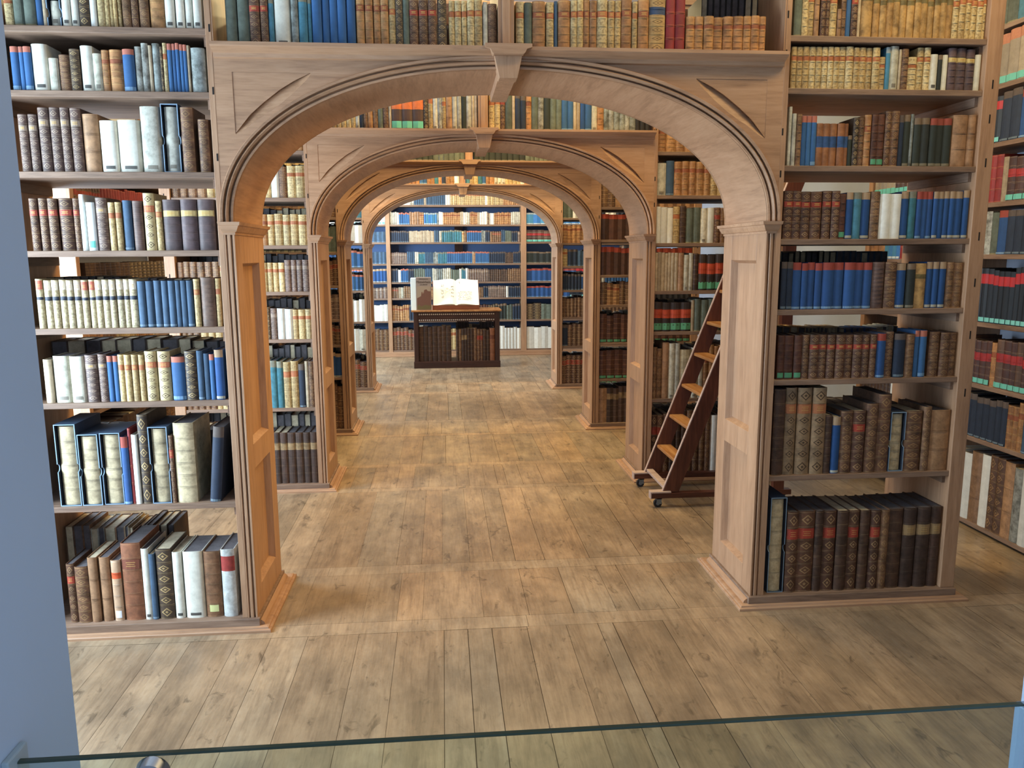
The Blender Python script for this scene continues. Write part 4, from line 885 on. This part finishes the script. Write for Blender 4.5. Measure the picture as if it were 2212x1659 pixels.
for sg in (-1, 1): 
    xs_ = sorted((xc_+sg*.002, xc_+sg*.335)); pts = [onw(xs_[0], -.006, -.004), onw(xs_[1], -.006, -.004), onw(xs_[1], .478, -.004), onw(xs_[0], .478, -.004)]
    top = [onw(xs_[0], -.006, 0), onw(xs_[1], -.006, 0), onw(xs_[1], .478, 0), onw(xs_[0], .478, 0)]
    mb.face(pts); mb.face(top)
    for i in range(4): mb.face([pts[i], pts[(i+1) % 4], top[(i+1) % 4], top[i]])
mb.build('cover', plain('brown_cover_leather', (112, 62, 36), .6), O)
def nprof(dx):
    i = abs(dx)/.325; return .008+.040*math.sin(math.pi*min(1, i*1.15)**.6)*(1-.35*i)+.012*i
mi1, mi2 = MB(), MB()
rp = random.Random(3)
def ink(mb, x, s, w, h):
    n0 = nprof(x-xc_)+.0015; n1 = nprof(x+w-xc_)+.0015
    mb.face([onw(x, s, n0), onw(x+w, s, n1), onw(x+w, s+h, n1), onw(x, s+h, n0)])
for col0, ss in ((xc_-.215, (.12, .19, .24, .33)), (xc_-.075, (.12, .19, .25, .31))):
    for s0 in ss:
        for _ in range(16): ink(mi1, col0+rp.uniform(0, .040), s0+rp.uniform(0, .035), rp.uniform(.003, .010), rp.uniform(.002, .008))
for _ in range(14): ink(mi1, xc_+.030+rp.uniform(0, .03), .38+rp.uniform(0, .035), rp.uniform(.003, .009), rp.uniform(.002, .009))
for r_i in range(9):
    x = xc_+.030
    while x < xc_+.22:
        ww = rp.uniform(.004, .014)
        if rp.random() < .75: ink(mi1 if rp.random() < .6 else mi2, x, .075+r_i*.019, ww, .007)
        x += ww+rp.uniform(.002, .006)
for i in range(16): ink(mi2, xc_-.17+rp.uniform(0, .08), .17+rp.uniform(0, .14), rp.uniform(.01, .03), .004)
mi1.build('drawn_figures', M['ink'], O, weld=False); mi2.build('tinted_drawing', plain('ochre_tint', (214, 186, 138), .8), O, weld=False)
# upright printed volume on the left
B = empty('printed_volume', 'upright large volume with a brownish castle picture cover, left on the desk', 'book', (-.455, 7.975, .833), rz=0)
bx0, bx1 = .078, .272
mb = MB(); mb.box((0, .03, 0), (.075, .26, .452)); mb.build('page_block', plain('bluish_white_block', (226, 238, 238), .7), B, bevel=.003)
B.rotation_euler = (0, 0, 0)
mb = MB(); mb.box((.0755, .022, 0), (.288, .262, .460)); mb.build('cover', plain('taupe_cover', (142, 126, 114), .6), B, bevel=.002)
mb = MB()
sky_c, red_c, olv = (0, 1, 2)
mb.box((.088, .0195, .012), (.282, .0215, .335), mi=0)
hill = [(.088, .0, .17), (.12, 0, .185), (.145, 0, .20), (.150, 0, .255), (.158, 0, .262), (.163, 0, .225), (.172, 0, .262), (.180, 0, .23), (.19, 0, .285), (.222, 0, .295), (.24, 0, .27), (.282, 0, .265)]
y = .0190
for a, b in zip(hill, hill[1:]): mb.face([(a[0], y, .012), (b[0], y, .012), (b[0], y, b[2]), (a[0], y, a[2])], mi=1)
gr = [(.088, .055), (.115, .085), (.14, .05), (.2, .075), (.282, .06)]
for a, b in zip(gr, gr[1:]): mb.face([(a[0], y-.0005, .012), (b[0], y-.0005, .012), (b[0], y-.0005, b[1]), (a[0], y-.0005, a[1])], mi=2)
mb.build('cover_picture', [plain('picture_haze', (150, 132, 112), .7), plain('picture_redbrown', (104, 68, 54), .7), plain('picture_olive', (96, 84, 50), .7)], B, weld=False)
def text(name, s, size, loc, col, parent, rot=(math.pi/2, 0, 0), ext=.0004):
    cu = bpy.data.curves.new(name, 'FONT'); cu.body = s; cu.size = size; cu.extrude = ext; cu.align_x = 'CENTER'; cu.align_y = 'CENTER'
    o = bpy.data.objects.new(name, cu); C.objects.link(o); cu.materials.append(col)
    dg = bpy.context.evaluated_depsgraph_get(); me = bpy.data.meshes.new_from_object(o.evaluated_get(dg)); me.name = name
    bpy.data.objects.remove(o); bpy.data.curves.remove(cu)
    o = bpy.data.objects.new(name, me); C.objects.link(o); o.location = loc; o.rotation_euler = rot; o.parent = parent
    return o
dk = plain('dark_print', (58, 46, 42), .7)
text('title_text', 'Mittelrhein', .046, (.183, .0212, .395), dk, B)
mb = MB(); rs_ = random.Random(5)
for z, n_, x_ in ((.434, 11, .118), (.356, 9, .130)):
    for q in range(n_): mb.box((x_+q*.012, .0205, z), (x_+q*.012+rs_.uniform(.006, .0095), .0216, z+rs_.uniform(.006, .011)))
mb.build('subtitle_line', dk, B)

# ------------------------------------------------------------------ rolling ladder
Ld = empty('rolling_ladder', 'dark red-brown library ladder on casters leaning right behind the nearest right pillar', 'ladder')
ang = math.atan2(1.04-.108, 1.723-1.371); ca, sa = math.cos(ang), math.sin(ang)
def rail(yy, name):
    mb = MB(); y0, y1 = yy-.012, yy+.012; L_ = 2.10; wd = .098
    p0 = (1.373, .098); u = (ca, sa); nrm = (sa, -ca)
    q = [(p0[0], p0[1]), (p0[0]+u[0]*L_, p0[1]+u[1]*L_), (p0[0]+u[0]*L_+nrm[0]*wd, p0[1]+u[1]*L_+nrm[1]*wd), (p0[0]+wd/sa, p0[1])]
    mb.prism(q, y0, y1, 'y', T=None); mb.build(name, M['ladder_z'], Ld, bevel=.002)
    mb = MB(); q2 = [(p0[0]-.0035, p0[1]+.002), (p0[0]+u[0]*L_-.0035, p0[1]+u[1]*L_+.001), (p0[0]+u[0]*L_, p0[1]+u[1]*L_), (p0[0], p0[1])]
    mb.prism(q2, y0+.001, y1-.001, 'y'); mb.build('worn_edge', M['edge'], Ld)
ya_, yb_ = 1.505, 1.955
for yy in (ya_, yb_): rail(yy, 'side_rail')
for z in [.302, .514, .726, .938, 1.150, 1.362, 1.574, 1.786]:
    x = 1.373+(z-.098)*ca/sa; mb = MB(); mb.box((x+.004, ya_+.013, z-.022), (x+.104, yb_-.013, z)); mb.build('tread', M['tread'], Ld, bevel=.006)
for yy in (ya_, yb_):
    mb = MB(); mb.box((1.300, yy-.025, .062), (2.22, yy+.025, .096)); mb.build('runner', M['ladder_x'], Ld, bevel=.003)
    mb = MB(); mb.box((1.298, yy-.030, .0975), (1.425, yy+.030, .108)); mb.box((1.292, yy-.026, .060), (1.2995, yy+.026, .1075)); mb.build('worn_block', M['edge'], Ld, bevel=.002)
mb = MB(); mb.prism([(1.385, .112), (1.43, .112), (1.43, .13), (1.385, .13)], ya_+.013, yb_-.013, 'y'); mb.build('bottom_rung', M['edge'], Ld, bevel=.002)
mb = MB(); mb.box((2.1, ya_-.02, .0965), (2.17, ya_+.02, 1.9)); mb.box((2.1, yb_-.02, .0965), (2.17, yb_+.02, 1.9)); mb.build('rear_strut', M['ladder_z'], Ld)
for x in (1.345, 2.16):
    for yy in (ya_, yb_):
        mb = MB(); mb.tube((x, yy-.011, .026), (x, yy+.011, .026), .026, n=24); cst = mb.build('caster', M['rubber'], Ld, smooth=True)
        mb = MB(); mb.tube((x, yy-.0125, .026), (x, yy+.0125, .026), .012, n=16); mb.box((x-.010, yy-.017, .024), (x+.022, yy-.0128, .0615)); mb.box((x-.010, yy+.0128, .024), (x+.022, yy+.017, .0615)); mb.box((x-.018, yy-.017, .055), (x+.026, yy+.017, .0618)); mb.build('fork', M['caster'], cst)

# ------------------------------------------------------------------ the remaining books
o = REST.build('library_books', M['book'], weld=False)
tag(o, 'dense rows of smaller leather and cloth books on the farther shelves', 'books', None, 'stuff')
